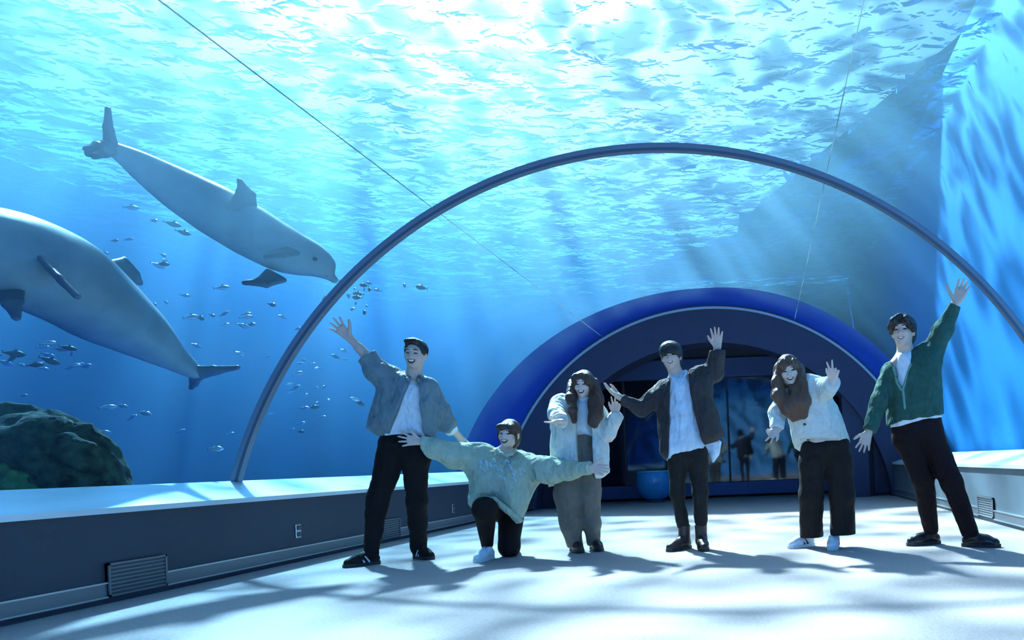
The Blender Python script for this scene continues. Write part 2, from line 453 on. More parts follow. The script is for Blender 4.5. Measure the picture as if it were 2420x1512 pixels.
class Solid:
    def __init__(s): s.pr = []
    def rc(s, a, b, ra, rb, k=0.02, flat=None, fs=1.0):
        """Tapered capsule; flat / fs squeeze it along an axis."""
        a, b = np.asarray(a, float), np.asarray(b, float); ab = b - a; L2 = ab @ ab + 1e-12
        fl = None if flat is None else _n(flat)
        def f(p):
            v = [p[i] - a[i] for i in range(3)]
            t = np.clip((v[0] * ab[0] + v[1] * ab[1] + v[2] * ab[2]) / L2, 0, 1)
            v = [v[i] - t * ab[i] for i in range(3)]
            if fl is not None:
                g = (v[0] * fl[0] + v[1] * fl[1] + v[2] * fl[2]) * (fs - 1)
                v = [v[i] + g * fl[i] for i in range(3)]
            return np.sqrt(v[0] ** 2 + v[1] ** 2 + v[2] ** 2) - (ra + t * (rb - ra))
        m = max(ra, rb) / min(1.0, fs)
        s.pr.append(('add', f, np.minimum(a, b) - m, np.maximum(a, b) + m, k)); return s
    def chain(s, pts, rs, k=0.02, **kw):
        for i in range(len(pts) - 1): s.rc(pts[i], pts[i + 1], rs[i], rs[i + 1], k, **kw)
        return s
    def ell(s, c, ax, r, k=0.02, op='add'):
        c = np.asarray(c, float); ax = np.asarray(ax, float); r = np.asarray(r, float)
        def f(p):
            v = [p[i] - c[i] for i in range(3)]
            q = [v[0] * ax[j][0] + v[1] * ax[j][1] + v[2] * ax[j][2] for j in range(3)]
            k0 = np.sqrt(sum((q[j] / r[j]) ** 2 for j in range(3))) + 1e-9
            k1 = np.sqrt(sum((q[j] / r[j] ** 2) ** 2 for j in range(3))) + 1e-9
            return k0 * (k0 - 1) / k1
        m = r.max()
        s.pr.append((op, f, c - m, c + m, k)); return s
    def pillow(s, poly, y0, r, k=0.02, ax=0.0, az=0.0, op='add', bulge=0.0):
        """A rounded body of half thickness r with this (x, z) outline; its mid plane may lean."""
        poly = np.asarray(poly, float); c = poly.mean(0)
        def f(p):
            sd = -poly_sd(poly, p[0], p[2])
            yc = y0 + ax * (p[0] - c[0]) + az * (p[2] - c[1])
            e = np.maximum(0.0, r - sd)
            return np.sqrt(e * e + (p[1] - yc) ** 2) - r - bulge * np.clip(sd / r - 0.6, 0, 1.5)
        ext = abs(ax) * np.ptp(poly[:, 0]) + abs(az) * np.ptp(poly[:, 1])
        lo = np.array([poly[:, 0].min(), y0 - r - ext - bulge * 1.5, poly[:, 1].min()]); hi = np.array([poly[:, 0].max(), y0 + r + ext + bulge * 1.5, poly[:, 1].max()])
        s.pr.append((op, f, lo, hi, k)); return s
    def slab(s, poly, ylo, yhi, k=0.0, op='sub'):
        """Prism of an (x, z) outline between two depths; by default it is cut away."""
        poly = np.asarray(poly, float)
        def f(p):
            return np.maximum(poly_sd(poly, p[0], p[2]), np.maximum(ylo - p[1], p[1] - yhi))
        lo = np.array([poly[:, 0].min(), ylo, poly[:, 1].min()]); hi = np.array([poly[:, 0].max(), yhi, poly[:, 1].max()])
        s.pr.append((op, f, lo, hi, k)); return s
    def half(s, c, nrm, k=0.0):
        """Keep only what lies behind the plane."""
        c = np.asarray(c, float); nrm = _n(nrm)
        s.pr.append(('int', lambda p: (p[0] - c[0]) * nrm[0] + (p[1] - c[1]) * nrm[1] + (p[2] - c[2]) * nrm[2], None, None, k)); return s
    def noise(s, amp, scale, seed=0, st=(1, 1, 1)):
        s.pr.append(('dis', lambda p: amp * wob([p[i] * st[i] for i in range(3)], scale, seed), None, None, 0)); return s
    def bounds(s):
        lo = np.min([q[2] for q in s.pr if q[0] == 'add'], 0); hi = np.max([q[3] for q in s.pr if q[0] == 'add'], 0)
        return lo, hi
    def at(s, pts):
        """Value at single points."""
        p = [np.asarray(pts, float)[:, i] for i in range(3)]
        d = np.full(len(p[0]), 1.0)
        for op, f, lo, hi, k in s.pr: d = s._op(op, d, f(p), k)
        return d
    @staticmethod
    def _op(op, d, e, k):
        if op == 'add': return smin(d, e, k)
        if op == 'sub': return -smin(-d, e, k)
        if op == 'int': return -smin(-d, -e, k)
        return d + e
    def mesh(s, name, h, m=None, parent=None, relax=1):
        lo, hi = s.bounds(); pad = 4 * h + 0.015
        lo = lo - pad; hi = hi + pad
        n = np.ceil((hi - lo) / h).astype(int) + 1
        ax = [lo[i] + h * np.arange(n[i]) for i in range(3)]
        d = np.full(n, 0.2, np.float64)
        for op, f, l_, h_, k in s.pr:
            if l_ is None: sl = [slice(None)] * 3
            else:
                q = k + 3 * h + 0.01
                a = np.clip(np.floor((l_ - q - lo) / h).astype(int), 0, n - 1); b = np.clip(np.ceil((h_ + q - lo) / h).astype(int) + 1, 1, n)
                if np.any(b <= a): continue
                sl = [slice(a[i], b[i]) for i in range(3)]
            p = [ax[0][sl[0]][:, None, None], ax[1][sl[1]][None, :, None], ax[2][sl[2]][None, None, :]]
            if op == 'dis':
                near = np.abs(d) < 0.05
                ii = np.nonzero(near)
                d[ii] += f([ax[0][ii[0]], ax[1][ii[1]], ax[2][ii[2]]])
            else:
                d[tuple(sl)] = s._op(op, d[tuple(sl)], f(p), k)
        # keep the border outside
        for i in range(3):
            ix = [slice(None)] * 3
            for e in (0, -1):
                ix[i] = e; d[tuple(ix)] = np.maximum(d[tuple(ix)], h)
        V, Q = surface_nets(d, lo, h)
        me = bpy.data.meshes.new(name)
        me.vertices.add(len(V)); me.vertices.foreach_set('co', V.astype(np.float32).ravel())
        me.loops.add(Q.size); me.loops.foreach_set('vertex_index', Q.astype(np.int32).ravel())
        me.polygons.add(len(Q)); me.polygons.foreach_set('loop_start', np.arange(0, Q.size, 4, dtype=np.int32))
        me.update(calc_edges=True); me.validate(); me.shade_smooth()
        return link(name, me, m, parent)

def surface_nets(d, lo, h):
    s = d < 0
    nx, ny, nz = d.shape
    c = np.zeros((nx - 1, ny - 1, nz - 1), np.uint8)
    for i in (0, 1):
        for j in (0, 1):
            for k in (0, 1): c += s[i:nx - 1 + i, j:ny - 1 + j, k:nz - 1 + k]
    I, J, K = np.nonzero((c > 0) & (c < 8))
    vid = np.full(c.shape, -1, np.int64); vid[I, J, K] = np.arange(len(I))
    co = {(i, j, k): d[I + i, J + j, K + k] for i in (0, 1) for j in (0, 1) for k in (0, 1)}
    acc = np.zeros((len(I), 3)); cnt = np.zeros(len(I))
    for a in co:
        for ax in range(3):
            if a[ax]: continue
            b = list(a); b[ax] = 1; b = tuple(b)
            va, vb = co[a], co[b]; x = (va < 0) != (vb < 0)
            t = np.where(x, va / np.where(va - vb == 0, 1, va - vb), 0)
            pt = np.array(a, float)[None, :].repeat(len(I), 0); pt[:, ax] = t
            acc += pt * x[:, None]; cnt += x
    V = np.stack([I, J, K], 1) + acc / cnt[:, None]
    quads = []
    for ax in range(3):
        sl0 = [slice(1, -1)] * 3; sl1 = [slice(1, -1)] * 3
        sl0[ax] = slice(0, -1); sl1[ax] = slice(1, None)
        e = s[tuple(sl0)] != s[tuple(sl1)]
        ii = list(np.nonzero(e))
        ins = s[tuple(sl0)][tuple(ii)]
        g = [ii[0] + (0 if ax == 0 else 1), ii[1] + (0 if ax == 1 else 1), ii[2] + (0 if ax == 2 else 1)]
        u, w_ = (ax + 1) % 3, (ax + 2) % 3
        def at(du, dw):
            q = [x.copy() for x in g]; q[u] -= du; q[w_] -= dw
            return vid[q[0], q[1], q[2]]
        q = np.stack([at(0, 0), at(1, 0), at(1, 1), at(0, 1)], 1)
        q[~ins] = q[~ins][:, ::-1]
        quads.append(q)
    Q = np.concatenate(quads)
    return lo + V * h, Q
# ------------------------------------------------------------------ dolphins
m_dol = mat('dolphin_skin', (0.31, 0.36, 0.36), 0.4, var=0.12, vscale=5, bump=0.05, bscale=12)
m_dolf = mat('dolphin_fin', (0.13, 0.17, 0.21), 0.4, var=0.1, vscale=6)
m_eye = mat('eye_dark', (0.01, 0.01, 0.012), 0.15)

def spline(pts, n):
    pts = np.asarray(pts, float); m = len(pts); out = []
    for t in np.linspace(0, m - 1, n):
        i = min(int(t), m - 2); u = t - i
        p0, p1, p2, p3 = pts[max(i - 1, 0)], pts[i], pts[i + 1], pts[min(i + 2, m - 1)]
        out.append(0.5 * (2 * p1 + (p2 - p0) * u + (2 * p0 - 5 * p1 + 4 * p2 - p3) * u * u + (3 * p1 - p0 - 3 * p2 + p3) * u ** 3))
    return np.array(out)

def fin(solid, root0, root1, tip, th, bend=None):
    """A swept fin: many flat capsules from the root line to a bent tip."""
    root0, root1, tip = (np.asarray(x, float) for x in (root0, root1, tip))
    mid = (root0 + root1) / 2
    b = (mid + tip) / 2 if bend is None else np.asarray(bend, float)
    for t in np.linspace(0, 1, 9):
        r = root0 + (root1 - root0) * t
        m1 = b + (root1 - root0) * (t - 0.5) * 0.55
        solid.rc(r, m1, th, th * 0.75, 0.025); solid.rc(m1, tip + (root1 - root0) * (t - 0.5) * 0.04, th * 0.75, th * 0.4, 0.022)

def dolphin(label, spine, radii, up, nose_i, parts, base):
    """spine from nose to tail stock; parts(solid-maker) adds fins as separate pieces."""
    root = empty('dolphin', base); tag(root, label, 'dolphin', 'dolphins in the pool')
    n = 40
    sp = spline(spine, n); rr = np.interp(np.linspace(0, 1, n), np.linspace(0, 1, len(radii)), radii)
    b = Solid(); b.chain(sp, rr, 0.02)
    parts(b, sp, rr, root)
    o = b.mesh('body', 0.016, m_dol); put(o, root)
    return root

def dol_upper(b, sp, rr, root):
    up = _n((0.30, 0.0, 0.95)); d = _n(sp[0] - sp[8]); side = _n(np.cross(d, up)); up = _n(np.cross(side, d))
    # melon and beak
    b.rc(sp[1] - up * 0.05, sp[0] + d * 0.11 - up * 0.09, 0.06, 0.034, 0.06)
    b.rc(sp[2] + up * 0.02, sp[0] + up * 0.015, 0.085, 0.07, 0.05)
    # eyes
    def on_skin(px, py):
        a = P(px, py, 5.5); dv = _n(a - np.array((0, 0, EYE))); ts = np.arange(0, 2.2, 0.005); v = b.at(a + ts[:, None] * dv)
        return a + dv * ts[int(np.argmax(v < 0)) if (v < 0).any() else int(np.argmin(v))]
    e = Solid(); e.ell(on_skin(744, 612), np.eye(3), (0.024, 0.02, 0.02)); put(e.mesh('eye', 0.007, m_eye), root)
    e = Solid(); e.chain([on_skin(776, 654), on_skin(766, 648), on_skin(756, 645)], [0.004, 0.004, 0.003], 0.004); put(e.mesh('mouth_line', 0.005, m_eye), root)
    # dorsal fin
    f = Solid(); i = 17
    fin(f, P(540, 490, 6.15), P(606, 505, 6.45), P(566, 427, 6.25), 0.018, P(582, 455, 6.3)); put(f.mesh('dorsal_fin', 0.012, m_dolf), root)
    # flippers: the near one hangs down and back, the far one shows as a ridge on the flank
    f = Solid(); fin(f, P(632, 640, 6.6), P(672, 662, 6.6), P(578, 668, 6.45), 0.020, P(620, 668, 6.5)); put(f.mesh('flipper', 0.012, m_dolf), root)
    f = Solid(); fin(f, sp[9] + side * 0.20, sp[7] + side * 0.17, sp[11] + side * 0.42 - up * 0.16, 0.016); put(f.mesh('flipper', 0.012, m_dolf), root)
    # flukes
    f = Solid()
    fin(f, P(250, 330, 5.55), P(276, 352, 5.6), P(255, 258, 5.5), 0.014, P(256, 305, 5.52))
    fin(f, P(250, 338, 5.55), P(274, 358, 5.6), P(203, 352, 5.35), 0.016, P(232, 345, 5.45))
    fin(f, P(248, 345, 5.5), P(270, 362, 5.6), P(222, 370, 5.35), 0.016, P(244, 362, 5.45))
    fin(f, P(246, 342, 5.52), P(268, 362, 5.6), P(208, 364, 5.35), 0.018, P(236, 354, 5.45))
    f.rc(P(268, 352, 5.6), P(248, 338, 5.5), 0.03, 0.018, 0.03)
    put(f.mesh('tail_fluke', 0.011, m_dolf), root)

def px_line(pts): return [P(*q) for q in pts]
dolphin('grey dolphin diving head-down beside the arch joint, fully in view',
        px_line([(768, 628, 6.85), (735, 612, 6.8), (668, 588, 6.65), (590, 545, 6.5), (510, 498, 6.3), (430, 452, 6.1), (350, 402, 5.85), (300, 370, 5.7), (262, 350, 5.58)]),
        [0.07, 0.155, 0.21, 0.228, 0.218, 0.178, 0.118, 0.072, 0.042], None, 0, dol_upper, tuple(P(480, 480, 6.2)))

def dol_lower(b, sp, rr, root):
    d = _n(sp[0] - sp[6])
    f = Solid(); fin(f, P(252, 622, 5.6), P(312, 690, 5.75), P(330, 668, 5.95), 0.020, P(308, 630, 5.85)); put(f.mesh('dorsal_fin', 0.012, m_dolf), root)
    f = Solid(); fin(f, P(-8, 690, 4.55), P(52, 672, 4.7), P(38, 750, 4.45), 0.020, P(30, 715, 4.5)); put(f.mesh('flipper', 0.012, m_dolf), root)
    f = Solid(); fin(f, P(90, 605, 4.62), P(130, 648, 4.70), P(182, 700, 4.55), 0.014, P(148, 665, 4.58)); put(f.mesh('flipper', 0.011, m_dolf), root)
    f = Solid()
    fin(f, P(450, 868, 6.15), P(478, 892, 6.2), P(562, 868, 6.05), 0.014, P(510, 874, 6.1))
    fin(f, P(450, 872, 6.2), P(472, 896, 6.2), P(452, 916, 6.5), 0.014, P(458, 902, 6.35))
    f.rc(P(445, 862, 6.1), P(474, 884, 6.15), 0.045, 0.02, 0.03)
    put(f.mesh('tail_fluke', 0.011, m_dolf), root)
    for s in (-1, 1):
        e = Solid(); e.ell(sp[4] + np.array((0.12 * s, -0.16, 0.0)), np.eye(3), (0.02, 0.02, 0.02)); put(e.mesh('eye', 0.007, m_eye), root)
    b.rc(sp[1], sp[0] + d * 0.14, 0.06, 0.03, 0.05)
dolphin('large pale grey dolphin curving in from the left picture edge, tail lowest',
        px_line([(-330, 640, 4.3), (-250, 600, 4.35), (-120, 590, 4.45), (20, 608, 4.7), (140, 655, 5.0), (240, 725, 5.4), (330, 785, 5.75), (400, 838, 6.0), (462, 880, 6.15)]),
        [0.07, 0.19, 0.275, 0.30, 0.305, 0.27, 0.20, 0.115, 0.05], None, 0, dol_lower, tuple(P(200, 700, 5.2)))

# ------------------------------------------------------------------ rockwork with weed
m_rock = mat('weedy_rock', (0.030, 0.050, 0.028), 0.9, var=0.9, vscale=14, bump=1.0, bscale=22)
m_weed = mat('green_weed', (0.08, 0.22, 0.07), 0.9, var=0.5, vscale=12, bump=0.8, bscale=30)
rk = empty('rock', (-5.4, 4.9, ZF)); tag(rk, 'dark weed-covered rock mound behind the left ledge', 'rock')
def rockpart(name, lumps, m, seed, h=0.026):
    s = Solid()
    for c, r in lumps: s.ell(c, np.eye(3), r, 0.08)
    s.noise(0.060, 9, seed); s.noise(0.045, 24, seed + 1); s.noise(0.024, 55, seed + 2)
    return put(s.mesh(name, h, m), rk)
rockpart('boulder', [((-5.55, 5.30, 0.1), (0.5, 0.4, 1.24)), ((-5.20, 5.30, 0.1), (0.30, 0.35, 1.18)), ((-5.95, 5.30, 0.1), (0.5, 0.4, 1.2)), ((-4.98, 5.35, 0.0), (0.24, 0.3, 1.18)), ((-5.30, 5.25, 0.9), (0.5, 0.3, 0.3)), ((-5.60, 5.20, -0.55), (0.8, 0.42, 0.4))], m_rock, 11)
rockpart('weed_patch', [((-5.35, 4.92, 0.78), (0.22, 0.10, 0.14)), ((-5.18, 5.00, 0.74), (0.12, 0.08, 0.10)), ((-5.70, 4.88, 0.90), (0.18, 0.08, 0.10))], m_weed, 23, 0.02)

# ------------------------------------------------------------------ round tank in the dim lobby
tk = empty('display_tank', (P(1548, 1150, 13.7)[0], 13.7, 0.0)); tag(tk, 'small rounded blue tank standing in the dark portal', 'tank')
s_ = Solid(); c_ = V3_ = np.array((tk.location.x, 13.7, 0.42)); s_.ell(c_, np.eye(3), (0.36, 0.36, 0.42)); s_.half(c_ + np.array((0, 0, 0.16)), (0, 0, 1)); s_.half(c_ - np.array((0, 0, 0.36)), (0, 0, -1))
put(s_.mesh('bowl', 0.02, mat('tank_blue', (0.05, 0.30, 0.60), 0.15)), tk)
s_ = Solid(); 
for i in range(24):
    a, b = 2 * math.pi * i / 24, 2 * math.pi * (i + 1) / 24
    s_.rc(c_ + np.array((0.335 * math.cos(a), 0.335 * math.sin(a), 0.16)), c_ + np.array((0.335 * math.cos(b), 0.335 * math.sin(b), 0.16)), 0.02, 0.02, 0.0)
put(s_.mesh('rim', 0.012, mat('tank_rim', (0.10, 0.45, 0.55), 0.2)), tk)
s_ = Solid(); s_.rc(c_ - np.array((0, 0, 0.42)), c_ - np.array((0, 0, 0.34)), 0.2, 0.16, 0.0); s_.half((0, 0, 0.0), (0, 0, -1)); put(s_.mesh('foot', 0.015, mat('tank_foot', (0.03, 0.06, 0.12), 0.4)), tk)

# ------------------------------------------------------------------ small silver fish
m_fish = mat('silver_fish', (0.70, 0.80, 0.82), 0.22, metal=0.5)
m_fishd = mat('dusky_fish', (0.12, 0.17, 0.18), 0.4)
def fish_mesh(name, L, H, m):
    n, k = 8, 8; v, f = [], []
    prof = [(0.0, 0.10), (0.08, 0.45), (0.22, 0.85), (0.40, 1.0), (0.58, 0.8), (0.74, 0.45), (0.84, 0.22), (0.88, 0.20)]
    for x, r in prof:
        for j in range(k):
            a = 2 * math.pi * j / k
            v.append((L * (0.5 - x), 0.45 * H * r * math.cos(a), H * r * math.sin(a)))
    for i in range(n - 1):
        for j in range(k): f.append((i * k + j, i * k + (j + 1) % k, (i + 1) * k + (j + 1) % k, (i + 1) * k + j))
    f.append(tuple(range(k - 1, -1, -1)))
    b = len(v)
    v += [(-0.36 * L, 0.012 * L, 0), (-0.36 * L, -0.012 * L, 0), (-0.5 * L, 0, 0.7 * H), (-0.44 * L, 0, 0), (-0.5 * L, 0, -0.7 * H), (0.1 * L, 0, 1.4 * H), (-0.08 * L, 0, 0.9 * H), (0.16 * L, 0, 0.9 * H)]
    f += [(b, b + 2, b + 3), (b, b + 3, b + 4), (b + 1, b + 3, b + 2), (b + 1, b + 4, b + 3), (b + 5, b + 6, b + 7)]
    me = bpy.data.meshes.new(name); me.from_pydata(v, [], f); me.shade_smooth(); me.materials.append(m)
    return me
fm = [fish_mesh('fish', 0.11, 0.020, m_fish), fish_mesh('fish', 0.14, 0.026, m_fishd)]
rf = random.Random(5)
def inside_tunnel(p): return (p[0] - CX) ** 2 + (p[2] - CZ) ** 2 < (R + 0.2) ** 2 and p[2] > 0.3
def shoal(n, cx, cy, sx, sy, dark, label, group, D0, D1, ang):
    k = 0
    while k < n:
        px, py, D = rf.gauss(cx, sx), rf.gauss(cy, sy), rf.uniform(D0, D1)
        p = P(px, py, D)
        if inside_tunnel(p) or p[2] > ZS - 0.3 or p[2] < 0.6: continue
        o = bpy.data.objects.new('fish', fm[1 if rf.random() < dark else 0]); COL.objects.link(o)
        o.location = p; o.rotation_euler = (rf.uniform(-.2, .2), rf.uniform(-.5, .5), ang + rf.uniform(-0.7, 0.7))
        s = rf.uniform(0.7, 1.3); o.scale = (s, s, s)
        tag(o, label, 'fish', group); k += 1
shoal(24, 480, 765, 75, 45, 0.1, 'small silvery fish in the shoal above the lower dolphin tail', 'shoal above the dolphin tail', 6.6, 8.5, 0.3)
shoal(20, 855, 690, 40, 22, 0.6, 'small fish in the cluster right of the diving dolphin snout', 'cluster by the snout', 8.2, 9.5, 2.8)
shoal(30, 720, 900, 80, 80, 0.1, 'small pale fish scattered low around the foot of the arch joint', 'fish near the foot of the joint', 7.8, 10.0, 0.6)
shoal(22, 120, 850, 70, 28, 0.5, 'small fish in the dim shoal under the large pale dolphin', 'shoal under the large dolphin', 5.6, 7.0, 0.1)
shoal(14, 300, 570, 90, 50, 0.1, 'tiny bright fish between the two dolphins', 'fish between the dolphins', 6.8, 8.0, 0.5)
shoal(10, 300, 980, 180, 40, 0.0, 'tiny pale fish low over the pool floor near the rock', 'fish low near the rock', 6.0, 7.5, 0.2)
# ------------------------------------------------------------------ people
m_skin = mat('skin', (0.66, 0.46, 0.37), 0.5, spec=0.35)
m_skin2 = mat('skin_fair', (0.74, 0.55, 0.46), 0.5, spec=0.35)
m_lip = mat('lip', (0.42, 0.15, 0.14), 0.4)
m_mouth = mat('mouth_inside', (0.07, 0.02, 0.02), 0.6)
m_teeth = mat('teeth', (0.85, 0.84, 0.80), 0.3)
m_brow = mat('brow', (0.03, 0.022, 0.018), 0.8)
m_hairb = mat('hair_black', (0.016, 0.013, 0.012), 0.38, spec=0.6, bump=1.0, bscale=120, stretch=(1, 1, 0.10))
m_hairbr = mat('hair_brown', (0.07, 0.030, 0.018), 0.38, spec=0.6, bump=1.0, bscale=130, stretch=(1, 1, 0.08))
m_hairlb = mat('hair_light_brown', (0.12, 0.055, 0.032), 0.4, spec=0.6, bump=1.0, bscale=130, stretch=(1, 1, 0.08))

def fab(name, color, rough=0.85, **kw): return mat(name, color, rough, spec=0.2, var=kw.pop('var', 0.08), vscale=kw.pop('vscale', 20), bump=kw.pop('bump', 0.25), bscale=kw.pop('bscale', 90), fold=kw.pop('fold', 0.8), **kw)

V3 = lambda *a: np.array(a, float)
class Person:
    def __init__(s, label, D, foot, skin):
        s.D = D; s.k = D / FPX; s.skin = skin
        g = P(*foot, D); s.root = empty('person', (g[0], g[1], 0.0)); tag(s.root, label, 'person')
        s.body = Solid()
    def q(s, px, py, dd=0.0): return P(px, py, s.D + dd)
    def xz(s, pts, dd=0.0): return [(lambda a: (a[0], a[2]))(P(x, y, s.D + dd)) for x, y in pts]
    def add(s, solid, name, m, h=0.009, parent=None):
        o = solid.mesh(name, h, m); put(o, s.root)
        if parent is not None:
            o.parent = parent; o.matrix_parent_inverse = Matrix.Identity(4)
        return o
    # -------------------------------------------------- head
    def head(s, centre, fw, up, size=1.0, neck=None, neck_r=0.052, fem=False):
        z = _n(up); f = _n(np.asarray(fw) - z * (np.asarray(fw) @ z)); x = np.cross(f, z)   # x: the person's own right-hand side reversed for the viewer
        H = np.asarray(centre, float); k = size
        s.H, s.hz, s.hf, s.hx, s.hk = H, z, f, x, k
        ax = np.array((x, f, z)); b = s.body
        at = s.hp
        b.ell(at(0, -0.008, 0.028), ax, np.array((0.073, 0.092, 0.086)) * k, 0.02)
        b.ell(at(0, 0.022, -0.035), ax, np.array((0.057 if fem else 0.061, 0.066, 0.074)) * k, 0.035)
        b.ell(at(0, 0.060, -0.088), ax, np.array((0.022, 0.020, 0.018)) * k, 0.025)               # chin
        for e in (-1, 1):
            b.ell(at(e * 0.034, 0.062, -0.022), ax, np.array((0.024, 0.020, 0.022)) * k, 0.02)      # cheeks
            b.ell(at(e * 0.075, -0.008, -0.008), ax, np.array((0.010, 0.020, 0.032)) * k, 0.008)    # ears
            b.ell(at(e * 0.029, 0.083, 0.036), ax, np.array((0.026, 0.010, 0.008)) * k, 0.015)      # brow ridge
        b.rc(at(0, 0.084, 0.015), at(0, 0.100, -0.018), 0.008 * k, 0.0125 * k, 0.012)                # nose
        for e in (-1, 1): b.ell(at(e * 0.012, 0.092, -0.022), ax, np.array((0.009, 0.010, 0.008)) * k, 0.006)
        if neck is not None: b.rc(at(0, -0.018, -0.055), neck, neck_r * k, neck_r * 1.12 * k, 0.03)
    def hp(s, x, f, z):
        k = s.hk; return s.H + s.hx * x * k + s.hf * f * k + s.hz * z * k
    def face_patch(s, name, outline, m, off, parent, dome=0.0, rings=3):
        """A small piece lying on the face: its outline in (side, up) head units, laid on the skin."""
        o = np.asarray(outline, float); c = o.mean(0); pts = [c]
        for r in range(1, rings + 1): pts += list(c + (o - c) * r / rings)
        pts = np.array(pts); n = len(o)
        tr = np.full(len(pts), 0.16)
        for _ in range(40):
            w3 = np.array([s.hp(p[0], t, p[1]) for p, t in zip(pts, tr)])
            d = s.body.at(w3); tr = tr - np.clip(d, -0.02, 0.02) / s.hk * 0.8
        rad = np.array([0.0] + [r / rings for r in range(1, rings + 1) for _ in range(n)])
        v = [s.hp(p[0], t + off + dome * (1 - q * q), p[1]) for p, t, q in zip(pts, tr, rad)]
        f = [(0, 1 + i, 1 + (i + 1) % n) for i in range(n)]
        for r in range(rings - 1):
            a = 1 + r * n
            f += [(a + i, a + n + i, a + n + (i + 1) % n, a + (i + 1) % n) for i in range(n)]
        nb = len(v)     # skirt that sinks into the skin
        v += [s.hp(p[0], t - 0.004, p[1]) for p, t in zip(pts[-n:], tr[-n:])]
        a = 1 + (rings - 1) * n
        f += [(a + i, nb + i, nb + (i + 1) % n, a + (i + 1) % n) for i in range(n)]
        ob = pydata(name, v, f, m, smooth=True); put(ob, s.root); ob.parent = parent; ob.matrix_parent_inverse = Matrix.Identity(4)
        return ob
    def face(s, body, mouth_w=0.026, mouth_h=0.017, open_=True, brow=True, mz=-0.052):
        def oval(cx, cz, w, h, n=16, up=1.0, dn=1.0, bend=0.0):
            r = []
            for i in range(n):
                t = 2 * math.pi * i / n; u, v_ = math.cos(t), math.sin(t)
                r.append((cx + w * u, cz + h * v_ * (up if v_ > 0 else dn) + bend * u * u))
            return r
        for e in (-1, 1):
            s.face_patch('eye', oval(e * 0.030, 0.006, 0.0145, 0.0050, up=1.0, dn=0.8, bend=-0.003), m_eye, 0.0015, body, 0.001)
            if brow: s.face_patch('eyebrow', oval(e * 0.031, 0.033, 0.019, 0.0036, bend=-0.004), m_brow, 0.0015, body)
        if open_:
            s.face_patch('lips', oval(0, mz, mouth_w + 0.004, mouth_h, up=0.45, dn=1.25, bend=0.007), m_lip, 0.0012, body)
            s.face_patch('mouth', oval(0, mz, mouth_w, mouth_h - 0.003, up=0.4, dn=1.2, bend=0.007), m_mouth, 0.0026, body)
            s.face_patch('teeth', oval(0, mz - 0.001, mouth_w * 0.82, mouth_h * 0.42, up=0.8, dn=0.9, bend=0.005), m_teeth, 0.0042, body)
        else:
            s.face_patch('lips', oval(0, mz, mouth_w, 0.006, bend=0.006), m_lip, 0.0015, body)
    # -------------------------------------------------- hand
    def hand(s, wrist, along, palm, thumb, size=1.0, spread=0.22, curl=(0.15, 0.12, 0.1, 0.12), thumb_out=0.8, fold=()):
        """Palm, four fingers and a thumb. along: towards the fingertips; palm: the way the palm faces; thumb: the side the thumb is on."""
        y = _n(along); z = _n(np.asarray(palm) - y * (np.asarray(palm) @ y)); x = np.cross(y, z)
        if x @ np.asarray(thumb, float) < 0: x = -x
        W = np.asarray(wrist, float); b = s.body; k = size
        at = lambda a, c, d: W + (x * a + y * c + z * d) * k
        xs = (-0.033, -0.011, 0.011, 0.032); ln = (0.054, 0.072, 0.078, 0.070); ky = (0.078, 0.088, 0.090, 0.084)
        b.rc(at(0, -0.03, 0), at(0, 0.02, 0), 0.026 * k, 0.027 * k, 0.02, flat=z, fs=1.35)
        for i in range(4):
            b.rc(at(xs[i] * 0.55, 0.012, 0), at(xs[i], ky[i], 0.002), 0.015 * k, 0.0125 * k, 0.012)
            a = -(i - 1.5) * spread * -1.0
            cu = 1.9 if i in fold else curl[i]
            d0 = math.sin(a); p0 = at(xs[i], ky[i], 0.002); r0 = 0.0095 * k
            dirv = x * d0 + y * math.cos(a)
            for j, (fr, rr_) in enumerate(((0.45, 0.0088), (0.30, 0.0078), (0.25, 0.0066))):
                ang = cu * (0.5 + 0.5 * j) if i not in fold else 1.2 * (j + 0.8)
                dv = dirv * math.cos(ang) + z * math.sin(ang)
                p1 = p0 + dv * ln[i] * fr * k
                b.rc(p0, p1, r0, rr_ * k, 0.004); p0, r0 = p1, rr_ * k
        t0, t1 = at(0.018, 0.015, 0.006), at(0.018 + 0.034 * thumb_out, 0.048, 0.014)
        t2 = t1 + (x * (0.022 * thumb_out) + y * 0.026 + z * 0.004) * k; t3 = t2 + (x * 0.012 * thumb_out + y * 0.022) * k
        b.chain([t0, t1, t2, t3], [0.015 * k, 0.012 * k, 0.0105 * k, 0.008 * k], 0.008)
    # -------------------------------------------------- limbs and trunk under the clothes
    def limbs(s, neck, waist, pelvis, arms, legs, sc=1.0):
        b = s.body
        mid = neck + (waist - neck) * 0.42
        b.rc(neck + (mid - neck) * 0.55, waist, 0.115 * sc, 0.095 * sc, 0.05, flat=(0, 1, 0), fs=1.35)
        b.rc(waist, pelvis, 0.10 * sc, 0.11 * sc, 0.05, flat=(0, 1, 0), fs=1.3)
        for sh, el, wr in arms:
            b.rc(neck + (mid - neck) * 0.25, sh, 0.055 * sc, 0.045 * sc, 0.04)
            b.chain([sh, el, wr], [0.043 * sc, 0.036 * sc, 0.025 * sc], 0.02)
            b.rc(el, el + (wr - el) * 0.45, 0.037 * sc, 0.036 * sc, 0.02)
        for hp, kn, an in legs:
            b.chain([hp, kn, an], [0.062 * sc, 0.042 * sc, 0.031 * sc], 0.02)
            b.rc(kn + (an - kn) * 0.2, kn + (an - kn) * 0.42, 0.040 * sc, 0.038 * sc, 0.02)
    def finish(s): return s.add(s.body, 'body', s.skin, 0.0064)
